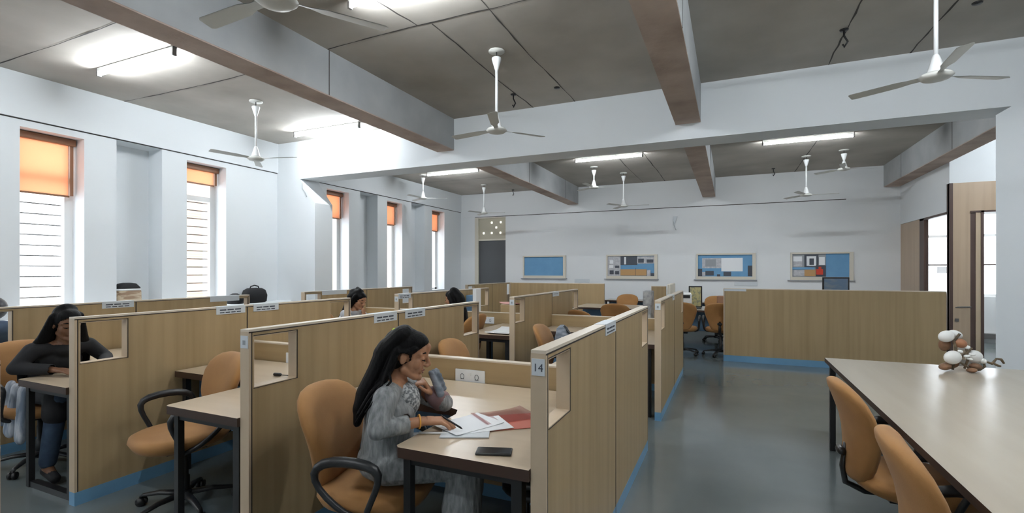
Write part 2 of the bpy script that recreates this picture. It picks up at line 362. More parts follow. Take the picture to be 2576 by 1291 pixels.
def fan(x, y, drop, rz, label):
    t = empty('ceiling_fan', (x, y, ZC), rz, label=label, cat='ceiling fan', group='white ceiling fans')
    MB().lathe([(.0, -.001), (.085, -.001), (.085, -.012), (.0, -.014)]).build('ceiling_plate', 'ivory', t)
    MB().lathe([(.004, -.075), (.05, -.075), (.052, -.09), (.022, -.19), (.016, -.21), (.004, -.21)]).build('canopy', 'white', t)
    MB().lathe([(.006, -.01), (.006, -.08)], n=8).build('hook', 'steel', t)
    MB().lathe([(.015, -.19), (.015, -drop + .17)], n=12).build('downrod', 'white', t)
    MB().lathe([(.016, -drop + .2), (.025, -drop + .18), (.055, -drop + .075), (.06, -drop + .06), (.03, -drop + .058)]).build('lower_canopy', 'white', t)
    MB().lathe([(.03, -drop + .065), (.095, -drop + .05), (.11, -drop + .03), (.085, -drop + .01), (.04, -drop), (.002, -drop)]).build('motor', 'ivory', t)
    for k in range(3):
        a = 2 * math.pi * k / 3; ca, sa = math.cos(a), math.sin(a); bl = MB()
        def W(r, s, z): return (ca * r - sa * s, sa * r + ca * s, -drop + .035 + z)
        rr = [(.09, .02), (.17, .022), (.24, .042), (.56, .048), (.58, .035)]
        for (r0, h0), (r1, h1) in zip(rr, rr[1:]):
            A = [W(r0, -h0, -.008), W(r1, -h1, -.008), W(r1, h1, .008), W(r0, h0, .008)]
            bl.face(A); bl.face([(p[0], p[1], p[2] + .004) for p in A][::-1])
        bl.build('blade', 'ivory', t)
    return t
for x, y, dr, rz, lb in [(-5.92, 4.71, .82, .3, 'white ceiling fan hanging in front of the window wall'), (-2.247, 4.66, .87, .9, 'white ceiling fan in the middle of the near bay'),
                         (1.44, 4.75, .86, .5, 'white ceiling fan at top right, over the aisle'), (-2.12, 1.80, .96, 1.0, 'white ceiling fan cut off at the top edge'),
                         (-6.797, 9.99, .60, .5, 'small white ceiling fan in the far left, on a thin short rod'), (-6.08, 11.82, .80, .24, 'white ceiling fan in front of the grey door'),
                         (-2.78, 10.77, .49, .4, 'short white ceiling fan hanging left beside the middle far fan'), (-2.31, 11.72, .82, .06, 'white ceiling fan hanging in the middle of the end wall'),
                         (1.41, 11.5, .82, .1, 'white ceiling fan in the far right bay on a long rod'), (2.0, 11.2, .40, .3, 'small short-rod ceiling fan at the far right')]:
    fan(x, y, dr, rz, lb)
for u, (x, y, lb) in enumerate([(-2.6, 5.9, 'black conduit hook hanging from the ceiling near the middle fan'), (1.0, 5.6, 'black conduit hook in the ceiling right of the middle beam'),
                   (-2.0, 5.9, 'small black conduit stub flush in the ceiling'), (1.95, 5.5, 'small black ceiling stub near the right fan'), (.9, 12.6, 'thin dark ceiling hook in the far right bay'), (-5.7, 12.9, 'thin dark ceiling hook near the far left corner')]):
    m = MB(); m.lathe([(.0, -.001), (.04, -.001), (.035, -.012), (.0, -.014)], n=10); 
    if u in (0, 1, 4, 5): m.tube([(0, 0, 0), (.0, 0, -.06), (.03, 0, -.12), (.0, .0, -.17), (-.01, 0, -.14)], .009)
    o = m.build('ceiling_hook', 'steel'); o.location = (x, y, ZC); tag(o, lb, 'ceiling hook', 'dark hooks and stubs in the ceiling')

# ------------------------------------------------------------------ cubicle furniture
XA, XB_, XC, XD = -.626, -2.214, -3.802, -5.39      # right faces of the long screens
G = [1.72, 2.94, 4.20, 5.05, 6.33, 7.58]
PH, T = 1.2, .06
H0, H1 = .90, 1.165
def screen(name_x, y0, y1, joint, label, holes=True, group='long beech cubicle screens'):
    t = empty('cubicle_screen', (name_x, y0, 0), label=label, cat='partition', group=group)
    L = y1 - y0; J = None if joint is None else joint - y0
    hs = [(.028, .30), (L - .30, L - .028)] if holes else []
    segs = [(0.014, J - .003), (J + .003, L - .014)] if J else [(.014, L - .014)]
    for a, b in segs:
        m = MB(); y = a
        for h0, h1 in hs:
            if a <= h0 and h1 <= b:
                m.box(-T, 0, y, h0, .085, PH - .012); m.box(-T, 0, h0, h1, .085, H0); m.box(-T, 0, h0, h1, H1, PH - .012); y = h1
        m.box(-T, 0, y, b, .085, PH - .012); m.build('panel', 'beech', t)
    for e0 in (0, L - .014): MB().box(-T - .001, .001, e0, e0 + .014, .085, PH - .012).build('end_board', 'beech_l', t)
    for h0, h1 in hs:
        m = MB(); m.box(-T, 0, h0, h0 + .004, H0, H1).box(-T, 0, h1 - .004, h1, H0, H1).box(-T, 0, h0, h1, H0, H0 + .004).box(-T, 0, h0, h1, H1 - .004, H1)
        m.build('opening_lining', 'beech_l', t)
    m = MB()
    for x0, x1 in ((0, .0015), (-T - .0015, -T)):
        for h0, h1 in hs: m.box(x0, x1, h1, h1 + .006, H0 - .004, H1 + .004).box(x0, x1, h0, h1 + .006, H1, H1 + .004).box(x0, x1, h0, h1, H0 - .003, H0)
        m.box(x0, x1, .014, .020, .085, PH - .012).box(x0, x1, L - .02, L - .014, .085, PH - .012)
        m.box(x0, x1, 0, L, PH - .018, PH - .012)
        if J: m.box(x0, x1, J - .005, J + .005, .0, PH - .012)
    if J: m.box(-T + .002, -.002, J - .003, J + .003, 0, PH - .012)
    m.build('edge_band', 'band', t)
    MB().box(-T, 0, 0, L, PH - .012, PH).build('top_cap', 'cap', t)
    MB().box(-T - .001, .001, 0, L, 0, .085).build('skirting', 'blue', t)
    return t
def sign(t, y, w=.26, z=PH, side=1, lines=2):
    """folded paper name plate hanging over the top edge"""
    p = MB(); x = .0025 if side > 0 else -T - .0025
    p.box(min(x, x - .002 * side), max(x, x - .002 * side) + .001, y, y + w, z - .062, z + .001).box(-T - .002, .002, y, y + w, z, z + .002)
    o = p.build('name_plate', 'plate', t, label='white paper name plate on the top edge')
    q = MB(); xs = x + .0015 * side
    for k in range(lines):
        zz = z - .02 - k * .022
        for s in range(3 + k):
            a = y + .03 + s * (w - .06) / (3 + k); q.box(xs, xs + .001, a, a + (w - .06) / (3 + k) - .012, zz - .012 + k * .002, zz - .002)
    q.build('print', 'ink' if lines > 1 else 'inkl', o)
def tag_end(t, txt=None):
    o = MB().box(-T + .004, -.004, -.003, 0, PH - .095, PH - .032).build('number_label', 'plate', t, label='small white label on the screen end')
    if txt:
        c = bpy.data.curves.new('number', 'FONT'); c.body = txt; c.size = .042; c.align_x = 'CENTER'; c.extrude = .0004
        f0 = bpy.data.objects.new('number', c); COL.objects.link(f0); dg = bpy.context.evaluated_depsgraph_get(); me = bpy.data.meshes.new_from_object(f0.evaluated_get(dg)); bpy.data.objects.remove(f0); me.materials.clear(); me.materials.append(M['ink']); f = link('number', me, o); f.location = (-T / 2, -.0036, PH - .079); f.rotation_euler = (R(90), 0, 0)
    else: MB().box(-T / 2 - .009, -T / 2 + .009, -.0045, -.003, PH - .078, PH - .055).build('print', 'inkl', o)

sA = screen(XA, G[0], G[2], G[1], 'beech cubicle screen running along the aisle, numbered label on its near end'); tag_end(sA, '14'); sign(sA, G[1] - G[0] - .27, .26)
sB = screen(XB_, G[0], G[2], G[1], 'beech cubicle screen left of the woman in grey, two name plates on top'); tag_end(sB); sign(sB, G[1] - G[0] - .27, .25); sign(sB, G[1] - G[0] + .08, .26)
sC = screen(XC, G[0], G[2], G[1], 'beech cubicle screen right of the woman in dark blue at the left'); sign(sC, G[1] - G[0] - .28, .26); sign(sC, G[1] - G[0] + .06, .26)
sD = screen(XD, G[0], G[2], G[1], 'beech cubicle screen farthest left, in front of the window ledge'); sign(sD, G[1] - G[0] - .29, .27); sign(sD, G[2] - G[0] - .5, .36, lines=0)
sA2 = screen(XA, G[3], G[5], G[4], 'beech screen along the aisle, second from the camera'); tag_end(sA2); sign(sA2, G[4] - G[3] - .22, .2, lines=1)
sB2 = screen(XB_, G[3], G[5], G[4], 'beech screen behind the tan chair with the backpack'); tag_end(sB2); sign(sB2, G[4] - G[3] + .02, .27, lines=1)
sC2 = screen(XC, G[3], G[5], G[4], 'beech screen between the two far seated women'); sign(sC2, .0, .26); tag_end(sC2)
sD2 = screen(XD, G[3], G[5], G[4], 'beech screen in front of the narrow windows of the far bay'); sign(sD2, .32, .5, lines=0)
sB0 = screen(XB_, -.9, .80, None, 'beech screen end cut off by the left edge of the picture')
sE = screen(-4.98, 8.95, 11.2, 10.1, 'far beech screen running towards the grey door')
def cross_screen(x0, x1, y, label, h=PH, light=True):
    t = empty('cubicle_screen', (x0, y, 0), label=label, cat='partition')
    W = x1 - x0; m = MB(); m.box(.02, W, 0, T, .1, h - .012); m.build('panel', 'beech', t)
    MB().box(0, .02, -.001, T + .001, .1, h - .012).build('end_board', 'beech_l', t)
    MB().box(0, W, 0, T, h - .012, h).build('top_cap', 'cap', t); MB().box(0, W, -.001, T + .001, 0, .1).build('skirting', 'blue', t)
    MB().box(.02, .024, -.0015, 0, .1, h - .012).build('edge_band', 'band', t)
    return t
cs = cross_screen(-.10, 2.80, 8.845, 'wide plain beech screen across the end of the aisle, blue skirting')
o = MB().box(.01, .34, -.004, 0, 1.155, 1.19).build('name_plate', 'plate', cs)
cross_screen(-4.9, -2.58, 10.9, 'far beech screen across the room below the left framed board')
cross_screen(-1.42, -1.14, 9.96, 'narrow beech screen end standing among the far desks', h=1.19)
MB().box(-1.12, -1.06, 9.95, 10.9, 0, 1.23, bev=.02).build('desk_divider', 'cream', label='grey rounded desk divider above the far aisle screen', category='partition')

def low_screen(x0, x1, y, label, plate=True, side=-1):
    x0 += .003; x1 -= .003
    t = empty('low_screen', (x0, y, 0), label=label, cat='partition', group='low screens between facing desks')
    W = x1 - x0
    MB().box(0, W, -.03, .03, .085, .89).build('panel', 'beech_h', t); MB().box(0, W, -.032, .032, .89, .90).build('top_cap', 'cap', t)
    MB().box(0, W, -.031, .031, 0, .085).build('skirting', 'blue', t)
    if plate:
        px = .50
        p = MB().box(px, px + .225, -.04, -.03, .735, .83, bev=.003).build('socket_plate', 'paper', t, label='white socket plate')
        q = MB(); 
        for cx in (px + .055, px + .165):
            q.tube([(cx + .014 * math.cos(a), -.0415, .783 + .017 * math.sin(a)) for a in [i * math.pi / 6 for i in range(12)]], .0015, n=6, closed=True)
            q.box(cx - .014, cx + .014, -.0425, -.0405, .764, .767)
        q.build('socket', 'ink', p)
        MB().box(px + .1, px + .122, -.044, -.04, .79, .808).box(px + .108, px + .11, -.041, -.04, .765, .785).build('switch', 'white', p)
    return t
cols = [(XC, XB_ - T), (XB_, XA - T), (XD, XC - T)]
low_screen(XB_, XA - T, G[1], 'low beech screen with white socket plate behind the woman in grey')
low_screen(XC, XB_ - T, G[1], 'low beech screen between the second and third long screens')
low_screen(XD, XC - T, G[1], 'low beech screen beside the woman in dark blue, mostly hidden', plate=False)
low_screen(XB_, XA - T, G[4], 'low beech screen right of the tan chair with the backpack', plate=False)
low_screen(XC, XB_ - T, G[4], 'low beech screen with socket plate behind the white paper stack')
low_screen(XD, XC - T, G[4], 'low beech screen in front of the narrow windows, mostly hidden', plate=False)

def corner_desk(x, y, my, label, full=1.50, mx=1, W=.62):
    """x,y = corner against screen and low screen; wing runs towards the opening (my=1: toward -Y)"""
    t = empty('corner_desk', (x, y, 0), label=label, cat='desk', group='corner desks inside the cubicles')
    def q(a, b): return (-a * mx, -b * my)
    Dp, S = 1.19, .575
    poly = [q(.003, .0), q(full, .0), q(full, S), q(min(W + .10, full - .01), S), q(W + .03, S + .03), q(W, S + .10), q(W, Dp - .02), q(W - .02, Dp), q(.003, Dp)]
    if mx * my > 0: poly = poly[::-1]
    m = MB(); m.prism(poly, .705, .75, mi=0, mi_side=1); o = m.build('worktop', ['top', 'brown'], t)
    def bx(m, a0, a1, b0, b1, z0, z1): 
        p, r = q(a0, b0), q(a1, b1); m.box(min(p[0], r[0]), max(p[0], r[0]), min(p[1], r[1]), max(p[1], r[1]), z0, z1)
    m = MB(); bx(m, W - .055, W - .02, Dp - .075, Dp - .04, 0, .705); bx(m, .05, .095, Dp - .09, Dp - .045, 0, .705); bx(m, .095, W - .055, Dp - .09, Dp - .045, 0.0, .04); bx(m, .095, W - .055, Dp - .09, Dp - .045, .665, .705)
    m.build('leg_frame', 'steel', t)
    m = MB(); bx(m, W - .06, W - .015, S + .0, S + .045, 0, .705); m.build('leg', 'steel', t)
    m = MB(); bx(m, full - .05, full - .01, S - .09, S - .05, 0, .705); m.build('leg', 'steel', t)
    m = MB(); bx(m, W, full, S - .34, S - .30, .665, .705); m.build('crossbar', 'steel', t)
    m = MB(); bx(m, W + .01, full, S - .2, S - .185, .30, .655); m.build('modesty_panel', 'modesty', t)
    return t
g = .046
corner_desk(XA - T, G[1] - g, 1, 'corner desk where the woman in grey sits, phone and papers on it')
corner_desk(XB_ - T, G[1] - g, 1, 'corner desk with the empty tan chair, left of the woman in grey', W=.59)
corner_desk(XC - T, G[1] - g, 1, 'corner desk of the woman in dark blue at the left edge')
corner_desk(XD - T, G[1] - g, 1, 'corner desk against the window side of the farthest left screen')
corner_desk(XA - T, G[1] + g, -1, 'corner desk hidden behind the low screen of the woman in grey', full=.80)
corner_desk(XC, G[1] + g, -1, 'corner desk hidden behind the second long screen', mx=-1)
corner_desk(XA - T, G[4] - g, 1, 'corner desk seen through the gap beside the aisle')
corner_desk(XB_ - T, G[4] - g, 1, 'corner desk with a white paper stack, beyond the gap', full=.66)
corner_desk(XC - T, G[4] - g, 1, 'corner desk of the woman with her hand at her mouth')
corner_desk(XA - T, G[4] + g, -1, 'corner desk in the far cubicle beside the aisle', full=.75)
corner_desk(XC, G[4] + g, -1, 'corner desk in the far cubicle behind the socket plate', mx=-1)

# ------------------------------------------------------------------ chairs
def superell(cx, cy, z, a, b, n=28, e=2.6, tilt=0, curv=0):
    out = []
    for i in range(n):
        th = 2 * math.pi * i / n; c, s = math.cos(th), math.sin(th)
        x = a * math.copysign(abs(c) ** (2 / e), c); y = b * math.copysign(abs(s) ** (2 / e), s)
        out.append((cx + x + curv * y * y, cy + y, z + tilt * x))
    return out
def make_chair(label):
    t = empty('office_chair', (0, 0, 0), label=label, cat='chair', group='tan upholstered office chairs')
    m = MB(); m.loft([superell(.02, 0, z, a, b, tilt=-.03) for z, a, b in ((.405, .15, .15), (.41, .205, .20), (.43, .245, .24), (.46, .262, .255), (.485, .255, .25), (.50, .225, .22), (.505, .12, .12))])
    m.build('seat', 'tan', t)
    m = MB(); rings = []
    prof = [(.455, .05, -.225, .012), (.46, .10, -.225, .032), (.48, .14, -.22, .046), (.54, .172, -.212, .054), (.61, .198, -.208, .056), (.68, .225, -.212, .054), (.75, .245, -.228, .050),
            (.81, .252, -.25, .048), (.865, .238, -.272, .046), (.90, .205, -.288, .044), (.925, .155, -.30, .036), (.938, .09, -.306, .024), (.942, .04, -.308, .010)]
    m.loft([superell(x, 0, z, th, w, e=2.3, curv=.55) for z, w, x, th in prof]); m.build('backrest', 'tan', t)
    MB().cap((-.282, -.02, .58), (-.282, .02, .58), .02).build('adjust_knob', 'steel', t)
    m = MB(); m.tube([(-.02, 0, .39), (-.18, 0, .385), (-.262, 0, .42), (-.275, 0, .50), (-.26, 0, .62)], [.022, .024, .024, .022, .016], flat=.6); m.box(-.10, .12, -.09, .09, .375, .41); m.build('back_bar', 'steel', t)
    for s in (-1, 1):
        y = s * .275
        m = MB(); P = [(.10, y * .72, .40), (.09, y * .95, .415), (.10, y, .47), (.145, y * 1.02, .56), (.165, y * 1.03, .635), (.12, y * 1.04, .672), (.0, y * 1.04, .682), (-.10, y * 1.03, .668), (-.15, y * 1.02, .62), (-.13, y, .55), (-.04, y, .475), (.03, y * .97, .435), (.07, y * .8, .41)]
        Q = []
        for i in range(len(P) - 1):
            a, b = Vector(P[i]), Vector(P[i + 1]); Q += [a, a.lerp(b, .5)]
        Q.append(Vector(P[-1])); Q = [Q[0]] + [(Q[i - 1] + 2 * Q[i] + Q[i + 1]) / 4 for i in range(1, len(Q) - 1)] + [Q[-1]]
        m.tube(Q, [.014 + .009 * max(0, (p.z - .58) / .1) for p in Q], n=10); m.build('armrest', 'plastic', t)
    m = MB(); m.lathe([(.012, .06), (.03, .062), (.03, .20), (.024, .205), (.024, .30), (.02, .31), (.02, .38), (.01, .385)], n=16); m.build('gas_lift', 'plastic', t)
    m = MB(); m.lathe([(.01, .06), (.045, .062), (.045, .105), (.02, .115)], n=16)
    for k in range(5):
        a = 2 * math.pi * k / 5 + .3; c, s = math.cos(a), math.sin(a)
        m.tube([(c * .03, s * .03, .09), (c * .16, s * .16, .088), (c * .27, s * .27, .068), (c * .29, s * .29, .055)], [.026, .021, .016, .012], flat=.7)
    m.build('star_base', 'plastic', t)
    for k in range(5):
        a = 2 * math.pi * k / 5 + .3; c, s = math.cos(a), math.sin(a); m = MB()
        for q in (-.014, .014):
            px, py = c * .285 - s * q, s * .285 + c * q
            m.tube([(px - s * -.009, py + c * -.009, .0265), (px - s * .009, py + c * .009, .0265)], .026, n=14)
        m.tube([(c * .285, s * .285, .03), (c * .285, s * .285, .062)], .008, n=8); m.build('caster', 'steel', t)
    return t
chair0 = make_chair('tan office chair the woman in grey is sitting on'); chair0.location = (-1.575, 1.905, 0); chair0.rotation_euler.z = R(13)
for x, y, rz, lb in [(-3.16, 2.00, 255, 'empty tan office chair beyond the screen at the left, facing away from its desk'),
                     (-4.87, 1.99, 2, 'office chair under the woman in dark blue at the left edge'),
                     (-1.80, 3.46, 8, 'rounded tan chair back rising above the low screen near the socket plate'),
                     (-1.52, 4.78, 6, 'tan office chair with a grey and white backpack standing on its seat'),
                     (-1.82, 6.93, 60, 'tan chair back just showing over the far low screen by the aisle'),
                     (-1.78, 8.5, 92, 'dark-looking tan chair at the far table left of the narrow aisle screen'),
                     (-2.18, 11.25, 268, 'tan chair on the far side of the far left table, facing the camera'),
                     (-.78, 9.30, 91, 'tan chair at the far table, half hidden by the aisle screen'),
                     (-.15, 9.36, 88, 'tan chair at the far table beside the wide plain screen'),
                     (-.27, 11.3, 268, 'tan chair across the far table next to the monitor'),
                     (.80, 3.0, 3, 'tan chair tucked under the meeting table, farther of the two'),
                     (.80, 2.06, -4, 'tan chair tucked under the meeting table, nearer of the two'),
                     (-4.87, 5.11, 8, 'office chair under the woman with her hand at her mouth'),
                     (-3.23, 5.60, 176, 'office chair under the woman facing left'),
                     (2.3, 9.75, 95, 'chair mostly hidden behind the wide plain screen')]:
    dup(chair0, (x, y, 0), R(rz), lb)

# ------------------------------------------------------------------ meeting table at the right
t = empty('meeting_table', (.74, 1.0, 0), label='long beige meeting table with black frame at the right edge', cat='table')
m = MB(); m.prism([(0, 0), (2.0, 0), (2.0, 3.93), (0, 3.93)], .715, .75, mi=0, mi_side=1); m.build('tabletop', ['tabletop', 'brown'], t)
for yy in (.15, 3.80):
    m = MB(); m.box(.02, .06, yy, yy + .04, 0, .715).box(1.9, 1.94, yy, yy + .04, 0, .715).box(.06, 1.9, yy, yy + .04, .02, .055).box(.06, 1.9, yy, yy + .04, .675, .715); m.build('leg_frame', 'steel', t)
m = MB(); m.box(.35, .38, .19, 3.8, .675, .714); m.build('rail', 'steel', t)

# far tables, counter, monitors
def far_table(x0, x1, y0, y1, label):
    t = empty('long_table', (x0, y0, 0), label=label, cat='table'); W, L = x1 - x0, y1 - y0
    MB().prism([(0, 0), (W, 0), (W, L), (0, L)], .715, .75, mi=0, mi_side=1).build('tabletop', ['tabletop', 'brown'], t)
    for a in (.03, W - .07):
        m = MB(); m.box(a, a + .04, .04, .08, 0, .715).box(a, a + .04, L - .08, L - .04, 0, .715).box(a, a + .04, .08, L - .08, .02, .05); m.build('leg_frame', 'steel', t)
    MB().box(.07, W - .07, L / 2 - .01, L / 2 + .01, .3, .7).build('modesty_panel', 'modesty', t)
far_table(-2.95, -1.48, 9.65, 10.8, 'far table left of the narrow screen end'); far_table(-.98, 2.7, 9.8, 10.95, 'far table with monitors behind the wide plain screen')
far_table(-2.9, 2.6, 12.2, 12.85, 'long counter table along the end wall')
def monitor(x, y, rz, w, h, zb, scr, label, fr='steel', z0=.75):
    t = empty('monitor', (x, y, z0), rz, label=label, cat='monitor')
    MB().box(-w / 2, w / 2, 0, .035, zb, zb + h, bev=.008).build('casing', fr, t)
    MB().box(-w / 2 + .025, w / 2 - .025, -.003, .002, zb + .025, zb + h - .025).build('screen', scr, t)
    MB().box(-.02, .02, .02, .05, .01, zb + .1).box(-.11, .11, -.06, .12, 0, .012).build('stand', fr, t)
    return t
M['scrblue'] = mat('screen_blue', (.13, .19, .28), .15, c2=(.20, .24, .28), scale=(2, 1, 6), nscale=2, lo=.45, hi=.6)
M['scryel'] = mat('screen_yellow', (.50, .44, .22), .2, c2=(.30, .30, .2), scale=(6, 1, 6), nscale=3, lo=.5, hi=.56)
monitor(1.66, 9.95, R(4), .40, .33, .30, 'scrblue', 'black framed monitor showing above the wide plain screen')
monitor(-.62, 10.25, R(4), .25, .42, .02, 'scryel', 'portrait monitor with a yellowish screen on the far table')
t = empty('printer', (-.80, 9.95, .75), R(5), label='white and black desktop printer on the far table by the aisle screen', cat='printer')
MB().box(-.13, .13, -.14, .14, .10, .32, bev=.03).build('body', 'white', t); MB().box(-.12, .16, -.18, .10, 0, .10, bev=.02).build('tray', 'plastic', t); MB().box(-.10, .1, -.143, -.135, .22, .28).build('panel', 'plastic', t)
o = MB().box(-.12, .12, -.02, .12, 0, .24, bev=.02).build('box_file', 'roller'); o.location = (-.12, 10.6, .75); tag(o, 'brown box file beside the far chair behind the wide screen', 'box file')
o = MB().box(-.06, .06, -.05, .05, 0, .20, bev=.01).build('desk_caddy', mat('yellow_plastic', (.62, .36, .06), .5)); o.location = (-1.83, 11.9 + .45, .75); tag(o, 'small yellow holder on the counter behind the far left chair', 'holder')
o = MB().box(-.06, .06, -.12, .12, 0, .46, bev=.015).build('grey_bag', mat('grey_fabric', (.22, .23, .24), .8, c2=(.5, .5, .5), nscale=14)); o.location = (-1.05, 7.1, .75); tag(o, 'grey and white bag standing behind the far aisle screen', 'bag')

# framed boards on the end wall
def board(x0, x1, label, sheets, z0=1.27, z1=1.915):
    t = empty('notice_board', (x0, YF, z0), label=label, cat='notice board', group='framed blue boards on the end wall'); W, H = x1 - x0, z1 - z0; f = .075
    MB().box(0, W, -.05, 0, 0, f).box(0, W, -.05, 0, H - f * .5, H).box(0, f * .5, -.05, 0, f, H - f * .5).box(W - f, W, -.05, 0, f, H - f * .5).build('frame', 'cream', t)
    MB().box(-.06, W + .03, -.06, 0, -.02, 0).build('sill', 'inkl', t)
    MB().box(f * .5, W - f, -.012, -.004, f, H - f * .5).build('board_panel', 'boardblue', t)
    iw, ih = W - 1.5 * f, H - 1.5 * f
    for k, (a, b, c, dd, mm) in enumerate(sheets):
        MB().box(f * .5 + a * iw, f * .5 + b * iw, -.0125 - .0012 * (k + 1), -.0125 - .0012 * k, f + c * ih, f + dd * ih).build('pinned_sheet', mm, t)
M['cork'] = mat('card_orange', (.50, .30, .13), .8); M['red'] = mat('red_card', (.60, .05, .02), .6); M['lg'] = mat('grey_print', (.42, .43, .46), .7, c2=(.6, .6, .62), nscale=20)
board(-5.503, -4.209, 'empty blue framed board, leftmost on the end wall', [])
board(-3.061, -1.726, 'framed board with black and orange panels pinned on, second from left', [(0, .28, 0, 1, 'lg'), (.04, .12, .62, .8, 'paper'), (.03, .12, .40, .55, 'paper'), (.16, .25, .40, .52, 'ink'), (.04, .13, .08, .28, 'ink'), (.16, .25, .08, .25, 'ink'),
    (.28, .64, .55, 1, 'ink'), (.36, .40, .58, .95, 'paper'), (.64, 1, .62, .98, 'lg'), (.66, .78, .66, .86, 'ink'), (.84, .98, .66, .82, 'ink'), (.28, .84, .02, .34, 'cork'), (.605, .612, .02, .4, 'ink'), (.85, .92, .0, .30, 'lg'), (.92, 1, 0, .15, 'ink')])
board(-.775, .566, 'framed board with large pale sheets pinned on blue, third from left', [(.08, .44, .38, .86, 'lg'), (.14, .34, .46, .80, 'inkl'), (.44, .83, .24, .86, 'paper'), (0, .08, 0, .36, 'ink'), (.14, .30, .04, .26, 'ink'), (.48, .62, .02, .22, 'ink'), (.36, .42, -.10, .10, 'ink'), (.92, 1, .02, .5, 'ink'), (.08, .14, .02, .2, 'lg')])
board(1.296, 2.532, 'framed board half covered with dark pictures and a red one, rightmost', [(.0, .60, 0, 1, 'inkl'), (.02, .18, .55, .9, 'paper'), (.02, .18, .45, .68, 'lg'), (.22, .47, .42, .96, 'ink'), (.26, .43, .48, .90, 'paper'), (.31, .39, .52, .80, 'ink'), (.48, .58, .52, .86, 'paper'),
    (.02, .40, .04, .30, 'lg'), (.22, .42, .03, .32, 'cork'), (.42, .60, .02, .5, 'ink'), (.43, .55, .10, .34, 'red'), (.47, .52, .30, .44, 'red'), (.0, .4, .32, .42, 'boardblue')])
for x, z, w, lb in [(-3.96, 1.16, .42, 'faint white switch plate on the end wall below the leftmost board'), (.1, 1.12, .5, 'faint white cover plate on the end wall below the third board')]:
    o = MB().box(0, w, -.012, 0, 0, .10, bev=.003).build('switch_plate', 'plate'); o.location = (x, YF, z); tag(o, lb, 'switch plate')
t = empty('wall_mount_bracket', (-1.33, YF - .018, 2.68), label='small grey wall bracket with a dangling wire on the end wall', cat='bracket')
MB().prism([(0, .2), (.10, .2), (.03, 0), (0, .1)], -.03, 0, axis='y').build('bracket', 'plate', t); MB().tube([(.01, -.02, .1), (.015, -.02, -.02), (.05, -.02, -.12), (.07, -.02, -.15)], .006).build('wire', 'inkl', t)
MB().tube([(-6.98, YM - .005, 3.05), (-6.96, YM - .01, 2.95), (-6.90, YM - .01, 2.88), (-6.86, YM - .01, 2.8)], .004).build('wall_wire', 'inkl', label='thin loose wire on the white pillar', category='wire')

# ------------------------------------------------------------------ people
M['skin'] = mat('skin', (.40, .20, .11), .5, c2=(.36, .175, .095), nscale=9, spec=.4)
M['skin_d'] = mat('skin_deep', (.20, .095, .05), .5, c2=(.17, .08, .042), nscale=9, spec=.4)
M['hair'] = mat('black_hair', (.003, .0028, .003), .5, c2=(.007, .0065, .007), scale=(30, 30, 2), nscale=3, bump=.25, bscale=60, bstretch=(3, 3, .15), spec=.10)
M['kurta'] = mat('grey_kurta', (.15, .158, .163), .9, c2=(.33, .34, .345), scale=(1.3, 1.3, .3), nscale=44, lo=.3, hi=.7, bump=.6, bscale=34, bstretch=(1.4, 1.4, .35))
M['yoke'] = mat('embroidered_yoke', (.15, .16, .165), .9, c2=(.52, .53, .53), nscale=75, lo=.44, hi=.60, bump=.4, bscale=120)
M['blackcloth'] = mat('black_cloth', (.010, .010, .012), .85)
M['denim'] = mat('dark_denim', (.030, .052, .095), .85, c2=(.05, .085, .14), nscale=14)
M['mauve'] = mat('mauve_sleeve', (.20, .115, .12), .8, c2=(.25, .16, .165), nscale=8)
M['scarf'] = mat('slate_scarf', (.12, .14, .17), .85, c2=(.27, .30, .34), scale=(1, 1, 3), nscale=12)
M['whitecloth'] = mat('white_cloth', (.55, .56, .58), .85, c2=(.4, .41, .44), nscale=14)
M['lip'] = mat('lips', (.22, .075, .06), .45); M['eyew'] = mat('eye_white', (.55, .52, .48), .3)
M['orange'] = mat('orange_bangle', (.75, .36, .06), .5); M['green'] = mat('green_clip', (.42, .52, .05), .45)

def head_shapes(m, Hm):
    """Hm maps head space (x forward, z up, chin -.105, crown .118) into body space"""
    q = Hm.to_quaternion().to_matrix().to_4x4()
    def P(*p): return Hm @ Vector(p)
    m.ell(P(-.012, 0, .03), (.096, .074, .088), q); m.ell(P(.028, 0, -.02), (.062, .060, .080), q); m.ell(P(.035, 0, .035), (.055, .062, .055), q)
    m.cap(P(.005, .045, -.06), P(.06, .018, -.088), .021, .018); m.cap(P(.005, -.045, -.06), P(.06, -.018, -.088), .021, .018)
    m.ell(P(.077, 0, -.090), (.018, .021, .018), q)
    m.cap(P(.087, 0, .022), P(.112, 0, -.018), .010, .011, flat=.9); m.ell(P(.102, .011, -.026), (.013, .009, .009), q); m.ell(P(.102, -.011, -.026), (.013, .009, .009), q)
    m.cap(P(.082, 0, .02), P(.084, 0, .06), .016, .02)
    m.cap(P(.088, -.012, -.050), P(.088, .012, -.050), .0065); m.cap(P(.084, -.011, -.062), P(.084, .011, -.062), .007)
    for s in (-1, 1):
        m.ell(P(.055, s * .036, -.022), (.026, .024, .032), q); m.ell(P(.074, s * .031, .006), (.014, .018, .012), q)
        m.cap(P(.080, s * .012, .028), P(.066, s * .050, .026), .010, .009)
        m.ell(P(-.006, s * .076, -.005), (.017, .007, .030), q); m.cap(P(-.012, s * .078, .018), P(-.016, s * .08, -.002), .007, .006)
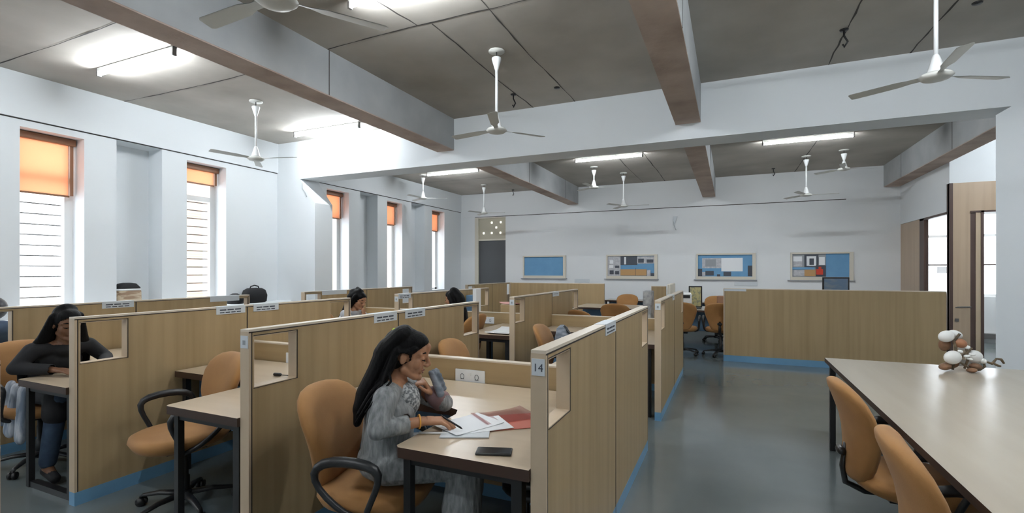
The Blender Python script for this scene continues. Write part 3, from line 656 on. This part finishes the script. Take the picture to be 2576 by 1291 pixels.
def hand(m, w, d, nrm, side, curl=.6, thumb=.6, spread=.019, sc=1.0, flat_first=0):
    """w wrist, d forward, nrm back of hand normal, side = thumb side"""
    w, d, nrm, side = Vector(w), Vector(d).normalized(), Vector(nrm).normalized(), Vector(side).normalized()
    for k in (-1.15, -.4, .4, 1.15): m.cap(w + side * .012 * k * sc, w + d * .085 * sc + side * spread * k * sc, .015 * sc, .0125 * sc, n=10)
    tips = []
    for i, k in enumerate((1.25, .42, -.42, -1.25)):
        L = (.038, .043, .040, .031)[i] * sc; p = w + d * .085 * sc + side * spread * k * sc; a = 0; c = curl * (1 + .12 * i)
        for j in range(3):
            a += c * (1, .9, .6)[j]; dd = d * math.cos(a) - nrm * math.sin(a); q = p + dd * L * (1, .68, .52)[j]
            m.cap(p, q, (.0095 - .0009 * j) * sc, (.0088 - .0009 * j) * sc, n=10); p = q
        tips.append(p)
    p = w + d * .02 * sc + side * .022 * sc
    d1 = (d * .65 + side * .75 - nrm * .35 * thumb).normalized(); q = p + d1 * .042 * sc; m.cap(p, q, .015 * sc, .0115 * sc, n=10)
    d2 = (d * .95 + side * .05 - nrm * .6 * thumb).normalized(); r2 = q + d2 * .032 * sc; m.cap(q, r2, .0112 * sc, .0098 * sc, n=10)
    d3 = (d * 1 - side * .35 * thumb - nrm * .5 * thumb).normalized(); m.cap(r2, r2 + d3 * .026 * sc, .0095 * sc, .0082 * sc, n=10)
    return tips
def person(label, loc, rz, J, skin, top, bottom, hair, voxel=.006, sleeve=.75, sleeve_m=None, skirt=None, nm=None):
    t = empty('person', loc, R(rz), label=label, cat='person'); G_ = {k: Vector(v) for k, v in J.items() if isinstance(v, tuple) and not k.startswith('hand')}
    Hm = Matrix.Translation(G_['head']) @ Matrix.Rotation(R(J.get('yaw', 0)), 4, 'Z') @ Matrix.Rotation(R(J.get('roll', 0)), 4, 'X') @ Matrix.Rotation(R(J['pitch']), 4, 'Y')
    def P(*p): return Hm @ Vector(p)
    m = MB(); head_shapes(m, Hm)
    m.cap(G_['neck'], P(-.02, 0, -.05), .050, .046); m.cap(G_['chest'], G_['neck'] - Vector((0, 0, .02)), .075, .06)
    m.cap(G_['pelvis'] + Vector((0, 0, .02)), G_['chest'], .095, .10, flat=1.25, fdir=(0, 1, 0)); m.ell(G_['pelvis'], (.11, .15, .09))
    for s, k in ((1, 'L'), (-1, 'R')):
        S, E_, W_ = G_['sh' + k], G_['el' + k], G_['wr' + k]
        m.cap(G_['neck'] + Vector((0, s * .02, -.02)), S, .045, .045); m.cap(S, E_, .043, .033); m.cap(E_, W_, .034, .022)
        K, A, F = G_['kn' + k], G_['an' + k], G_['toe' + k]
        m.cap(G_['pelvis'] + Vector((.02, s * .085, -.015)), K, .072, .055); m.cap(K, A, .052, .035); m.cap(A - Vector((0, 0, .03)), F, .035, .026)
        hd = J['hand' + k]; hand(m, W_, *hd[:3], **hd[3])
    me = fuse(m, voxel, 2, 'body'); o = link('body', me, t); me.materials.append(M[skin])
    # garments
    g = MB(); off = .012
    g.cap(G_['pelvis'] + Vector((0, 0, .02)), G_['chest'], .108 + off, .108 + off, flat=1.28, fdir=(0, 1, 0)); g.ell(G_['pelvis'], (.135, .178, .098))
    g.ell(G_['chest'] + Vector((.045, .055, .0)), (.072, .066, .066)); g.ell(G_['chest'] + Vector((.045, -.055, .0)), (.072, .066, .066))
    g.cap(G_['chest'] + Vector((0, 0, .03)), G_['neck'] - Vector((.0, 0, .045)), .10, .066, flat=1.2, fdir=(0, 1, 0))
    for s, k in ((1, 'L'), (-1, 'R')):
        S, E_, W_ = G_['sh' + k], G_['el' + k], G_['wr' + k]
        g.cap(G_['neck'] + Vector((-.01, s * .05, -.035)), S, .050, .056); g.cap(S, E_, .058, .046)
        if sleeve_m is None or k == 'R' or True: g.cap(E_, E_.lerp(W_, sleeve), .046, .040)
        if skirt: K = G_['kn' + k]; g.cap(G_['pelvis'] + Vector((.02, s * .08, -.01)), K + Vector((-.02, 0, .008)), .092, .076); g.cap(K + Vector((-.02, 0, 0)), K.lerp(G_['an' + k], skirt), .080, .095 if skirt > .3 else .08)
    if skirt: g.cap(G_['knL'] + Vector((-.04, 0, .0)), G_['knR'] + Vector((-.04, 0, 0)), .065); g.cap(G_['pelvis'] + Vector((.1, 0, 0)), (G_['knL'] + G_['knR']) / 2 - Vector((.05, 0, -.01)), .075)
    me = fuse(g, voxel * 1.3, 3, 'top'); me.materials.append(M[top]); k_ = link('kurta' if skirt else 'top', me, t)
    # cut clean neckline and cuffs by deleting faces near the neck opening / arm ends
    b = bmesh.new(); b.from_mesh(me); dead = []
    for f in b.faces:
        c = f.calc_center_median()
        if c.z > G_['neck'].z - .012 and math.hypot(c.x - G_['neck'].x, c.y) < .078: dead.append(f)
        elif 'neckdrop' in J and (c - (G_['neck'] + Vector((.05, 0, -.03)))).length < J['neckdrop']: dead.append(f)
        else:
            for k in 'LR':
                E_, W_ = G_['el' + k], G_['wr' + k]; ax = (W_ - E_); L = ax.length; ax = ax.normalized(); q = c - E_
                if q.dot(ax) > L * sleeve + .005 and (q - ax * q.dot(ax)).length < .058 and q.dot(ax) < L + .12: dead.append(f); break
    bmesh.ops.delete(b, geom=dead, context='FACES'); b.to_mesh(me); b.free()
    sol = k_.modifiers.new('thick', 'SOLIDIFY'); sol.thickness = .004; sol.offset = -1
    b2 = MB()
    b2.ell(G_['pelvis'], (.122, .165, .098))
    for s, k in ((1, 'L'), (-1, 'R')):
        K, A = G_['kn' + k], G_['an' + k]
        b2.cap(G_['pelvis'] + Vector((.02, s * .085, -.015)), K, .082, .064); b2.cap(K, A + Vector((0, 0, .02)), .066, .052)
    me = fuse(b2, voxel * 1.6, 2, 'trousers'); me.materials.append(M[bottom]); link('trousers', me, t)
    for s, k in ((1, 'L'), (-1, 'R')):
        f = MB(); f.cap(G_['an' + k] - Vector((.02, 0, .045)), G_['toe' + k], .040, .034, flat=.9); f.build('shoe', 'blackcloth', t)
    # face details
    for s in (-1, 1):
        f = MB(); f.tube([P(.086, s * .012, .030), P(.085, s * .028, .036), P(.072, s * .048, .031)], [.0028, .0038, .0020], n=8); f.build('eyebrow', 'hair', t)
        f = MB(); f.tube([P(.084, s * .016, .0015), P(.0895, s * .030, -.001), P(.078, s * .046, .002)], [.0022, .0038, .0022], n=8); f.build('eyelash', 'hair', t)
        f = MB(); f.ell(P(.0755, s * .031, .0005), (.0105, .011, .004), Hm.to_quaternion().to_matrix().to_4x4()); f.build('eye', 'eyew', t)
    f = MB(); f.tube([P(.088, -.018, -.054), P(.0945, -.006, -.050), P(.0945, .006, -.050), P(.088, .018, -.054)], [.002, .0045, .0045, .002], n=8); f.tube([P(.086, -.015, -.058), P(.091, 0, -.063), P(.086, .015, -.058)], [.002, .0055, .002], n=8); f.build('lips', 'lip', t)
    # hair: cap over the cranium with a clear face and then locks
    h = MB(); q = Hm.to_quaternion().to_matrix().to_4x4()
    h.ell(P(-.024, 0, .036), (.103, .084, .096), q); h.ell(P(.016, 0, .066), (.076, .070, .058), q); h.ell(P(-.05, 0, -.01), (.078, .074, .075), q)
    for L in hair['locks']:
        pts = [P(*p[:3]) if len(p) == 4 else Vector(p[1:4]) for p in L]      # 4 values: head space, 'b' first: body space
        for a, c_, pa, pc in zip(pts, pts[1:], L, L[1:]): h.cap(a, c_, pa[-1], pc[-1], flat=.7, fdir=Hm.to_3x3() @ Vector((1, 0, 0)))
    me = fuse(h, voxel, 2, 'hair'); me.materials.append(M['hair'])
    b = bmesh.new(); b.from_mesh(me); inv = Hm.inverted(); dead = []
    for f in b.faces:
        c = inv @ f.calc_center_median()
        if abs(c.y) < .09 and c.z > -.13 and c.x > hair.get('line', .028) + max(0, c.z - .02) * 0.9 and c.z < .088 - .35 * max(0, abs(c.y) - .02): dead.append(f)
        elif (Vector((c.x + .004, 0, c.z + .004))).length < .027 and abs(c.y) > .06 and hair.get('ear', True): dead.append(f)
    bmesh.ops.delete(b, geom=dead, context='FACES'); b.to_mesh(me); b.free(); ho = link('hair', me, t)
    return t, P, ho, G_
M['shawl'] = mat('pale_shawl', (.16, .20, .26), .8, c2=(.50, .52, .56), scale=(3, 3, .6), nscale=6, lo=.4, hi=.6)
J1 = dict(pelvis=(0, 0, .608), chest=(.022, 0, .835), neck=(.045, 0, .975), head=(.098, 0, 1.092), pitch=14, yaw=-2, neckdrop=.062,
          shL=(.03, .160, .925), shR=(.02, -.160, .925), elR=(-.005, -.225, .81), wrR=(.185, -.125, .81), elL=(.27, .185, .808), wrL=(.205, .095, .885),
          knL=(.42, .12, .592), knR=(.40, -.10, .592), anL=(.32, .12, .12), anR=(.30, -.13, .12), toeL=(.44, .13, .045), toeR=(.42, -.14, .045),
          handR=((1, .16, -.05), (0, -.25, 1), (-.05, 1, .2), dict(curl=.34, thumb=.9, sc=.92)), handL=((-.42, -.38, .80), (.75, .25, .45), (.2, -.8, -.2), dict(curl=1.0, thumb=.6, sc=.9)))
locks1 = [[(-.05, -.02, .08, .07), (-.10, -.02, .0, .07), (-.115, -.03, -.10, .066), ('b', -.085, -.05, .93, .062), ('b', -.105, -.075, .87, .048), ('b', -.115, -.09, .81, .028)],
          [(-.06, .03, .06, .065), (-.10, .03, -.04, .06), ('b', -.07, .03, .98, .055), ('b', -.09, .02, .90, .045)],
          [(-.045, -.06, .02, .035), (-.055, -.065, -.05, .034), ('b', .0, -.085, .99, .026), ('b', -.05, -.13, .94, .018), ('b', -.10, -.15, .86, .012)],
          [(-.03, -.085, .0, .012), (-.05, -.09, -.08, .010), ('b', .04, -.13, .995, .008), ('b', .0, -.19, .955, .007), ('b', -.06, -.20, .88, .006)],
          [(-.05, -.08, .0, .014), (-.07, -.085, -.08, .012), ('b', .0, -.13, .985, .010), ('b', -.05, -.18, .92, .008), ('b', -.105, -.17, .83, .006)],
          [(.035, -.064, .045, .018), (.012, -.074, .03, .016), (-.03, -.075, .02, .02)], [(.035, .064, .045, .018), (.012, .074, .03, .016), (-.03, .075, .02, .02)]]
ox, oy = -1.346 - .12 * math.cos(R(30)) - .053, 1.887 - .12 * math.sin(R(30)) + .075
p1, P1, hair1, g1_ = person('woman in a grey kurta writing at the nearest desk, chin on hand', (ox, oy, 0), 30, J1, 'skin', 'kurta', 'blackcloth', dict(locks=locks1, line=.030), voxel=.0042, sleeve=.62, skirt=.42)
m = MB(); m.ell((.098, 0, .885), (.062, .088, .085), Matrix.Rotation(R(-12), 4, 'Y')); m.build('embroidered_yoke', 'yoke', p1)
m = MB(); m.cap(g1_['elL'] + Vector((-.02, .01, .01)), g1_['elL'].lerp(g1_['wrL'], .8), .056, .046); me = fuse(m, .006, 2, 'sleeve'); me.materials.append(M['mauve']); link('sleeve', me, p1, label='mauve sleeve of the raised arm')
m = MB()
for k in range(6): m.cap((.255 - .004 * k, .07 + .018 * k, .885 + .004 * k), (.205 + .006 * k, .095 + .014 * k, .985 - .008 * (k % 2)), .020, .013)
for k in range(4): m.cap((.27 - .008 * k, .12, .90 + .022 * k), (.22 - .004 * k, .175, .91 + .02 * k), .015, .012)
me = fuse(m, .005, 2, 'scarf'); me.materials.append(M['scarf']); link('scarf', me, p1, label='slate scarf bunched at the raised wrist')
wv = g1_['wrR']; ax = Vector((1, .3, -.03)).normalized(); s1 = ax.cross(Vector((0, 0, 1))).normalized(); s2 = ax.cross(s1)
m = MB(); m.tube([wv - ax * .02 + (s1 * math.cos(a) + s2 * math.sin(a)) * .030 for a in [i * math.pi / 9 for i in range(18)]], .0036, n=8, closed=True); m.build('bangle', 'orange', p1, label='orange bangle')
m = MB(); q = P1(-.055, -.035, .118); m.cap(P1(-.085, -.02, .104), P1(-.05, -.045, .116), .012, .010, flat=.6); m.cap(P1(-.03, -.045, .122), P1(-.05, -.04, .12), .006, .006); m.build('hair_clip', 'green', p1, label='yellow green hair clip')
def wpt(o, v): return Matrix.Translation(o.location) @ Matrix.Rotation(o.rotation_euler.z, 4, 'Z') @ Vector(v)
a = wpt(p1, (.262, -.085, .822)); b_ = wpt(p1, (.355, -.13, .775))
m = MB(); m.tube([a - a, (b_ - a)], [.0045, .0045], n=8); m.tube([(b_ - a), (b_ - a) * 1.08], [.004, .001], n=8); o = m.build('pen', 'steel'); o.location = a; tag(o, 'black pen held in the right hand of the woman in grey', 'pen')

def simple(J, **kw):
    d = dict(J1); d.pop('neckdrop'); d.update(J); d.update(kw); return d
JA = simple(dict(chest=(.17, 0, .83), neck=(.26, 0, .965), head=(.325, -.01, 1.10), pitch=14, yaw=-6, shL=(.23, .165, .92), shR=(.22, -.165, .92), elR=(.22, -.26, .81), wrR=(.43, -.13, .795), elL=(.26, .27, .81), wrL=(.50, .14, .795),
      knL=(.42, .10, .592), knR=(.42, -.10, .592), anL=(.40, .1, .12), anR=(.37, -.14, .12), toeL=(.52, .1, .045), toeR=(.49, -.15, .045),
      handR=((1, .25, -.05), (0, -.1, 1), (0, 1, 0), dict(curl=.10, thumb=.3)), handL=((1, -.3, -.05), (0, .1, 1), (0, -1, 0), dict(curl=.10, thumb=.3))))
lA = [[(-.05, 0, .08, .075), (-.10, 0, .0, .075), (-.12, 0, -.10, .07), ('b', .16, 0, .93, .08), ('b', .08, -.02, .84, .07), ('b', .04, -.03, .74, .04)],
      [(-.02, -.065, .05, .04), (-.03, -.085, -.03, .042), (-.05, -.10, -.12, .05), ('b', .20, -.14, .90, .06), ('b', .12, -.17, .80, .045), ('b', .08, -.17, .70, .025)],
      [(-.02, .065, .05, .04), (-.03, .085, -.03, .042), (-.04, .10, -.12, .05), ('b', .22, .14, .90, .05), ('b', .2, .16, .80, .03)]]
pA_ = person('woman in dark blue with long black hair bent over the desk at the left edge', (-4.80, 1.99, 0), 0, JA, 'skin_d', 'blackcloth', 'denim', dict(locks=lA, line=.035, ear=False), voxel=.0075, sleeve=.92, skirt=.25)
m = MB()
for a, b_, r_, r2 in (((-.10, -.16, .63), (-.13, -.19, .40), .05, .06), ((.0, -.17, .62), (.0, -.20, .34), .05, .065), ((.12, -.18, .62), (.14, -.20, .30), .045, .055)): m.cap(a, b_, r_, r2, flat=.55, fdir=(0, 1, 0))
me = fuse(m, .008, 2, 'shawl'); me.materials.append(M['shawl']); link('shawl', me, pA_[0], label='pale grey blue shawl hanging over the lap')
JB = simple(dict(chest=(.12, 0, .84), neck=(.20, 0, .975), head=(.275, 0, 1.095), pitch=20, yaw=-8, shL=(.17, .165, .925), shR=(.17, -.165, .925), elR=(.35, -.20, .81), wrR=(.40, -.09, .90), elL=(.30, .24, .81), wrL=(.45, .05, .81),
      handR=((-.05, .30, .85), (.6, -.3, .2), (0, .5, -.5), dict(curl=1.1, thumb=.6)), handL=((1, -.3, -.05), (0, .1, 1), (0, -1, 0), dict(curl=.10, thumb=.3))))
lB = [[(-.05, 0, .08, .085), (-.11, 0, .02, .085), (-.12, 0, -.08, .085), ('b', .08, 0, .93, .08), ('b', .02, -.02, .84, .06)], [(-.10, -.02, .10, .045), (-.14, -.01, .08, .04)], [(-.03, 0, .115, .05), (-.08, .02, .12, .045)],
      [(-.01, -.07, .06, .04), (-.03, -.09, -.03, .05), (-.06, -.09, -.11, .05)], [(-.01, .07, .06, .04), (-.03, .09, -.03, .05), (-.06, .09, -.11, .05)]]
person('woman with piled up black hair and her hand at her mouth, beyond the screens', (-4.80, 5.12, 0), 8, JB, 'skin', 'whitecloth', 'blackcloth', dict(locks=lB, line=.035, ear=False), voxel=.009, sleeve=.8)
JC = simple(dict(chest=(.03, 0, .86), neck=(.05, 0, .99), head=(.085, 0, 1.115), pitch=10, yaw=6, shL=(.03, .165, .94), shR=(.03, -.165, .94), elR=(.05, -.25, .76), wrR=(.22, -.12, .70), elL=(.06, .25, .76), wrL=(.20, .14, .76),
      handR=((.9, .4, -.1), (0, -.1, 1), (0, 1, 0), dict(curl=.3, thumb=.4)), handL=((.7, -.6, -.05), (0, .1, 1), (0, -1, 0), dict(curl=.3, thumb=.4))))
lC = [[(-.05, 0, .08, .085), (-.10, 0, .0, .088), (-.11, 0, -.10, .085), ('b', -.06, 0, .93, .09), ('b', -.08, 0, .82, .07)], [(-.01, -.07, .05, .045), (-.03, -.09, -.04, .045), (-.03, -.08, -.12, .05)], [(-.01, .07, .05, .045), (-.03, .09, -.04, .045), (-.03, .08, -.12, .05)]]
person('woman in black with covered black hair, face turned left, seen over the middle screen', (-3.26, 5.60, 0), 176, JC, 'skin', 'blackcloth', 'blackcloth', dict(locks=lC, line=.045, ear=False), voxel=.009, sleeve=.55)

# ------------------------------------------------------------------ things on desks and ledges
M['redf'] = glassy('red_folder', (.95, .30, .22), .12, .2); M['pink'] = mat('coral_folder', (.62, .17, .12), .35); M['pinkl'] = mat('pale_pink_paper', (.80, .42, .38), .5)
M['clear'] = glassy('clear_sleeve', (.93, .80, .80), .18, .12); M['glassblk'] = mat('phone_glass', (.012, .013, .015), .08)
def sheet(name, mt, x, y, z, w, l, rz, label, cat='paper', th=.0015, curl=0, group=None):
    m = MB(); nn = 8; rings = []
    for i in range(nn + 1):
        yy = -l / 2 + l * i / nn; k = curl * (abs(i / nn - .5) * 2) ** 3
        rings.append([(-w / 2, yy, k), (w / 2, yy, k * .6), (w / 2, yy, k * .6 + th), (-w / 2, yy, k + th)])
    m.loft(rings, smooth=False); o = m.build(name, mt); o.location = (x, y, z); o.rotation_euler.z = R(rz); return tag(o, label, cat, group)
sheet('plastic_folder', 'pink', -.985, 2.215, .7515, .23, .31, -52, 'coral red plastic folder lying open on the nearest desk', 'folder', th=.002)
sheet('plastic_sleeve', 'clear', -1.05, 2.27, .756, .20, .29, -38, 'clear pinkish plastic sleeve over the coral folder', 'plastic sleeve', th=.0015, curl=.01)
sheet('notebook', 'plate', -1.115, 1.985, .7515, .16, .22, -66, 'thin pale notebook under the white sheets on the nearest desk', 'notebook', th=.005)
sheet('writing_paper', 'paper', -1.155, 2.075, .7585, .21, .28, -24, 'white sheet of paper the woman in grey is writing on', th=.002, curl=.004)
sheet('loose_paper', 'paper', -1.10, 2.095, .7565, .21, .27, -44, 'second white sheet lying rotated under the one being written on', th=.0015)
o = MB().tube([(-.07, 0, 0), (.05, 0, 0), (.068, 0, 0), (.072, 0, 0)], [.005, .005, .0045, .002]).build('ballpoint_pen', 'white'); o.location = (-1.235, 1.905, .756); o.rotation_euler.z = R(20); tag(o, 'white pen lying beside the right wrist of the woman in grey', 'pen')
t = empty('mobile_phone', (-.885, 1.812, .7505), R(19), label='black mobile phone lying on the nearest desk', cat='phone')
MB().box(-.074, .074, -.037, .037, 0, .010, bev=.004).build('case', 'plastic', t); MB().box(-.069, .069, -.033, .033, .010, .0106).build('screen', 'glassblk', t)
t = empty('round_stool', (-.86, 2.22, 0), label='dark round stool with two stacked seats under the nearest desk', cat='stool')
MB().lathe([(.01, .49), (.14, .49), (.155, .505), (.15, .525), (.01, .53)]).build('seat', 'plastic', t); MB().lathe([(.01, .44), (.15, .44), (.165, .455), (.16, .475), (.01, .48)]).build('seat', 'steel', t)
for k in range(4):
    a = R(45 + 90 * k); MB().tube([(.09 * math.cos(a), .09 * math.sin(a), .45), (.15 * math.cos(a), .15 * math.sin(a), 0)], .012).build('leg', 'steel', t)
# left woman's desk
t = empty('open_book', (-4.08, 2.03, .7505), R(8), label='open white book in front of the woman in dark blue', cat='book')
for s in (-1, 1):
    m = MB(); m.loft([[(s * x, -.13, z), (s * x, .13, z), (s * x, .13, 0), (s * x, -.13, 0)] for x, z in ((.002, .008), (.03, .018), (.08, .015), (.15, .006))], smooth=False); m.build('page_block', 'paper', t)
t = empty('laptop', (-4.05, 2.46, .7505), R(262), label='black laptop seen through the opening of the left screen', cat='laptop')
MB().box(-.16, .16, -.22, 0, 0, .016, bev=.004).build('base', 'plastic', t); m = MB(); m.obox((0, .05, .12), (1, 0, 0), (0, .93, .37), (0, -.37, .93), .16, .004, .11); m.build('lid', 'plastic', t)
m = MB(); m.cap((0, 0, .0), (.05, .0, .002), .012, .012); m.tube([(.05, 0, .0), (.10, .03, -.006), (.16, .0, -.007), (.12, -.05, -.007)], .003); o = m.build('earphones', 'plastic'); o.location = (-2.95, 2.50, .762); tag(o, 'small black earphone case with cable on the empty desk', 'earphones')
sheet('paper_stack', 'paper', -2.50, 5.42, .7505, .30, .55, 4, 'white papers spread on the desk beyond the gap', 'papers', th=.012, curl=.02)
o = MB().box(-.02, .02, -.012, .012, 0, .02, bev=.004).build('clip', 'plastic'); o.location = (-2.38, 5.60, .782); tag(o, 'small black clip on the spread white papers', 'clip')
t = empty('box_file', (-3.59, 6.80, .751), R(6), label='white and blue box files standing on a far desk behind the woman facing left', cat='box file')
MB().box(-.06, .0, -.1, .1, 0, .46, bev=.006).build('file', 'paper', t); MB().box(-.17, -.065, -.1, .1, 0, .36, bev=.006).build('file', 'modesty', t, label='blue file')
sheet('pink_folder', 'pinkl', -3.10, 7.0, .975, .26, .36, 60, 'pale pink folder on top of a file box in the far cubicle', 'folder', th=.006, curl=.02)
o = MB().box(-.13, .13, -.17, .17, 0, .22, bev=.01).build('file_carton', 'beech_h'); o.location = (-3.10, 7.0, .752); tag(o, 'beech coloured file box under the pale pink folder', 'box')
# bag on the chair
t = empty('backpack', (-1.52, 4.80, .508), R(8), label='grey and white backpack standing on the tan chair beyond the gap', cat='bag')
m = MB(); m.loft([superell(.0 - z * .12, 0, z, a, b, e=2.8) for z, a, b in ((0, .05, .12), (.01, .08, .15), (.15, .095, .165), (.30, .08, .15), (.40, .05, .11), (.43, .02, .05))]); m.build('body', 'scarf', t)
m = MB(); m.tube([(.10, -.06, .02), (.12, -.06, .15), (.06, -.06, .33), (-.02, -.05, .43)], .012); m.build('strap', 'plastic', t)
m = MB(); m.loft([superell(.045 - z * .12, -.11, z, .045, .045) for z in (.03, .12, .24, .33)]); m.build('side_pocket', 'whitecloth', t)
# bags on the window ledge
t = empty('holdall', (-7.40, 5.86, SILL), R(90), label='black holdall with a top handle on the window ledge beside the pillar', cat='bag', group='bags on the window ledge')
m = MB(); m.loft([superell(0, 0, z, a, b, e=3) for z, a, b in ((0, .17, .10), (.02, .20, .12), (.12, .21, .13), (.21, .18, .11), (.245, .12, .07), (.25, .05, .03))]); m.build('body', 'blackcloth', t)
m = MB(); m.tube([(-.09, 0, .23), (-.07, 0, .275), (0, 0, .292), (.07, 0, .275), (.09, 0, .23)], .010); m.build('handle', 'plastic', t)
m = MB(); m.loft([superell(0, 0, z, a, b) for z, a, b in ((0, .12, .09), (.06, .15, .11), (.13, .12, .08), (.17, .04, .03))]); o = m.build('pouch', 'blackcloth'); o.location = (-7.40, 5.50, SILL); tag(o, 'low black pouch lying left of the black holdall on the ledge', 'bag', 'bags on the window ledge')
M['print'] = mat('printed_canvas', (.52, .42, .30), .8, c2=(.30, .20, .13), scale=(1, 6, 9), nscale=3, lo=.5, hi=.56)
t = empty('canvas_bag', (-7.70, 4.085, SILL + .002), R(90), label='beige printed canvas bag with a black top in the wall niche', cat='bag', group='bags on the window ledge')
m = MB(); m.loft([superell(0, 0, z, a, .10, e=4) for z, a in ((0, .15), (.02, .16), (.24, .157), (.29, .147))]); m.build('body', 'print', t)
m = MB(); m.loft([superell(0, 0, z, a, b, e=4) for z, a, b in ((.29, .148, .10), (.31, .142, .098), (.36, .10, .07), (.372, .04, .03))]); m.build('flap', 'blackcloth', t)
m = MB(); m.loft([superell(0, 0, z, a, .102, e=4) for z, a in ((.265, .153), (.29, .149))]); m.build('white_band', 'white', t)
m = MB(); m.ell((0, 0, .13), (.14, .12, .13)); m.cap((.08, 0, .13), (.2, 0, .10), .05, .03, flat=.5, fdir=(0, 0, 1)); o = m.build('helmet', 'plastic'); o.location = (-7.42, 2.62, SILL); tag(o, 'black helmet on the ledge at the far left edge of the picture', 'helmet')
m = MB(); m.loft([superell(0, 0, z, a, b) for z, a, b in ((0, .10, .16), (.02, .12, .18), (.2, .11, .17), (.29, .07, .12), (.31, .03, .05))]); o = m.build('blue_backpack', 'denim'); o.location = (-5.78, 2.06, .752); tag(o, 'dark blue backpack seen through the opening of the farthest left screen', 'bag')

# decoration on the meeting table
t = empty('dried_flower_arrangement', (1.60, 4.70, .754), R(24), label='arrangement of white petals, brown pods and twigs on the meeting table', cat='ornament')
M['petal'] = mat('white_petal', (.80, .80, .78), .35); M['pod'] = mat('brown_pod', (.26, .13, .065), .6, c2=(.12, .07, .04), nscale=14, bump=.4, bscale=40); M['bark'] = mat('bark', (.17, .12, .07), .8, c2=(.05, .04, .025), nscale=22, bump=.6, bscale=50)
M['heart'] = mat('terracotta_pod', (.36, .16, .08), .5)
sc_ = .0029
def at(u, v, d=0): return ((u - 2440) * sc_, d, (925 - v) * sc_ + .005)
m = MB()
for mt, nm, L in (('petal', 'petal', [(2390, 839, .0, .056, .043), (2428, 836, .05, .052, .030), (2391, 890, -.05, .062, .050), (2461, 891, .0, .062, .048), (2446, 870, .03, .036, .016), (2416, 876, -.03, .018, .013), (2424, 886, -.06, .020, .009), (2437, 882, -.06, .020, .009), (2428, 893, -.07, .018, .009), (2478, 901, -.02, .022, .020)]),
                  ('pod', 'seed_pod', [(2378, 914, -.03, .042, .026), (2412, 913, .03, .058, .030), (2455, 914, -.03, .042, .024), (2436, 926, -.06, .032, .016), (2398, 862, .04, .040, .050), (2404, 838, .02, .020, .016)]),
                  ('heart', 'seed_pod', [(2422, 856, -.01, .048, .034), (2432, 832, .07, .03, .02)])):
    for u_, v_, d_, rx, rz_ in L:
        p_ = at(u_, v_, d_); m = MB(); m.ell((p_[0], p_[1], max(p_[2], rz_ * .95)), (rx, min(rx, .035), rz_), Matrix.Rotation(R(((u_ * 7) % 40) - 20), 4, 'Y'), n=14, m=9); m.build(nm, mt, t)
for pts in ([(2415, 895), (2430, 885), (2450, 868)], [(2420, 905), (2450, 925), (2470, 930), (2482, 915), (2478, 900)], [(2480, 900), (2500, 908), (2512, 895), (2524, 897), (2531, 907)], [(2503, 906), (2514, 912), (2522, 914)], [(2400, 925), (2410, 880), (2404, 850), (2418, 832)], [(2430, 920), (2440, 895), (2435, 870)]):
    m = MB(); m.tube([(lambda q: (q[0], -.02, max(q[2], .01)))(at(*p_)) for p_ in pts], [.007 + .002 * (i % 2) for i in range(len(pts))], n=8); m.build('twig', 'bark', t)

# ------------------------------------------------------------------ light and camera
w = bpy.data.worlds.new('World'); scene.world = w; w.use_nodes = True
bg = w.node_tree.nodes['Background']; bg.inputs[0].default_value = (.86, .93, 1, 1); bg.inputs[1].default_value = 1.5
cam = bpy.data.cameras.new('Camera'); co = bpy.data.objects.new('Camera', cam); COL.objects.link(co)
co.location = (0, 0, 1.5); co.rotation_euler = (R(90), 0, R(23.945))
cam.sensor_width = 36; cam.lens = 36 * 1235.1 / 2576; cam.shift_y = 34.45 / 2576; cam.clip_start = .05; cam.clip_end = 200
scene.camera = co
scene.view_settings.view_transform = 'Standard'; scene.view_settings.look = 'None'; scene.view_settings.gamma = 1; scene.view_settings.exposure = 2.25
scene.cycles.use_denoising = True
scene.cycles.max_bounces = 10; scene.cycles.diffuse_bounces = 5; scene.cycles.sample_clamp_indirect = 6
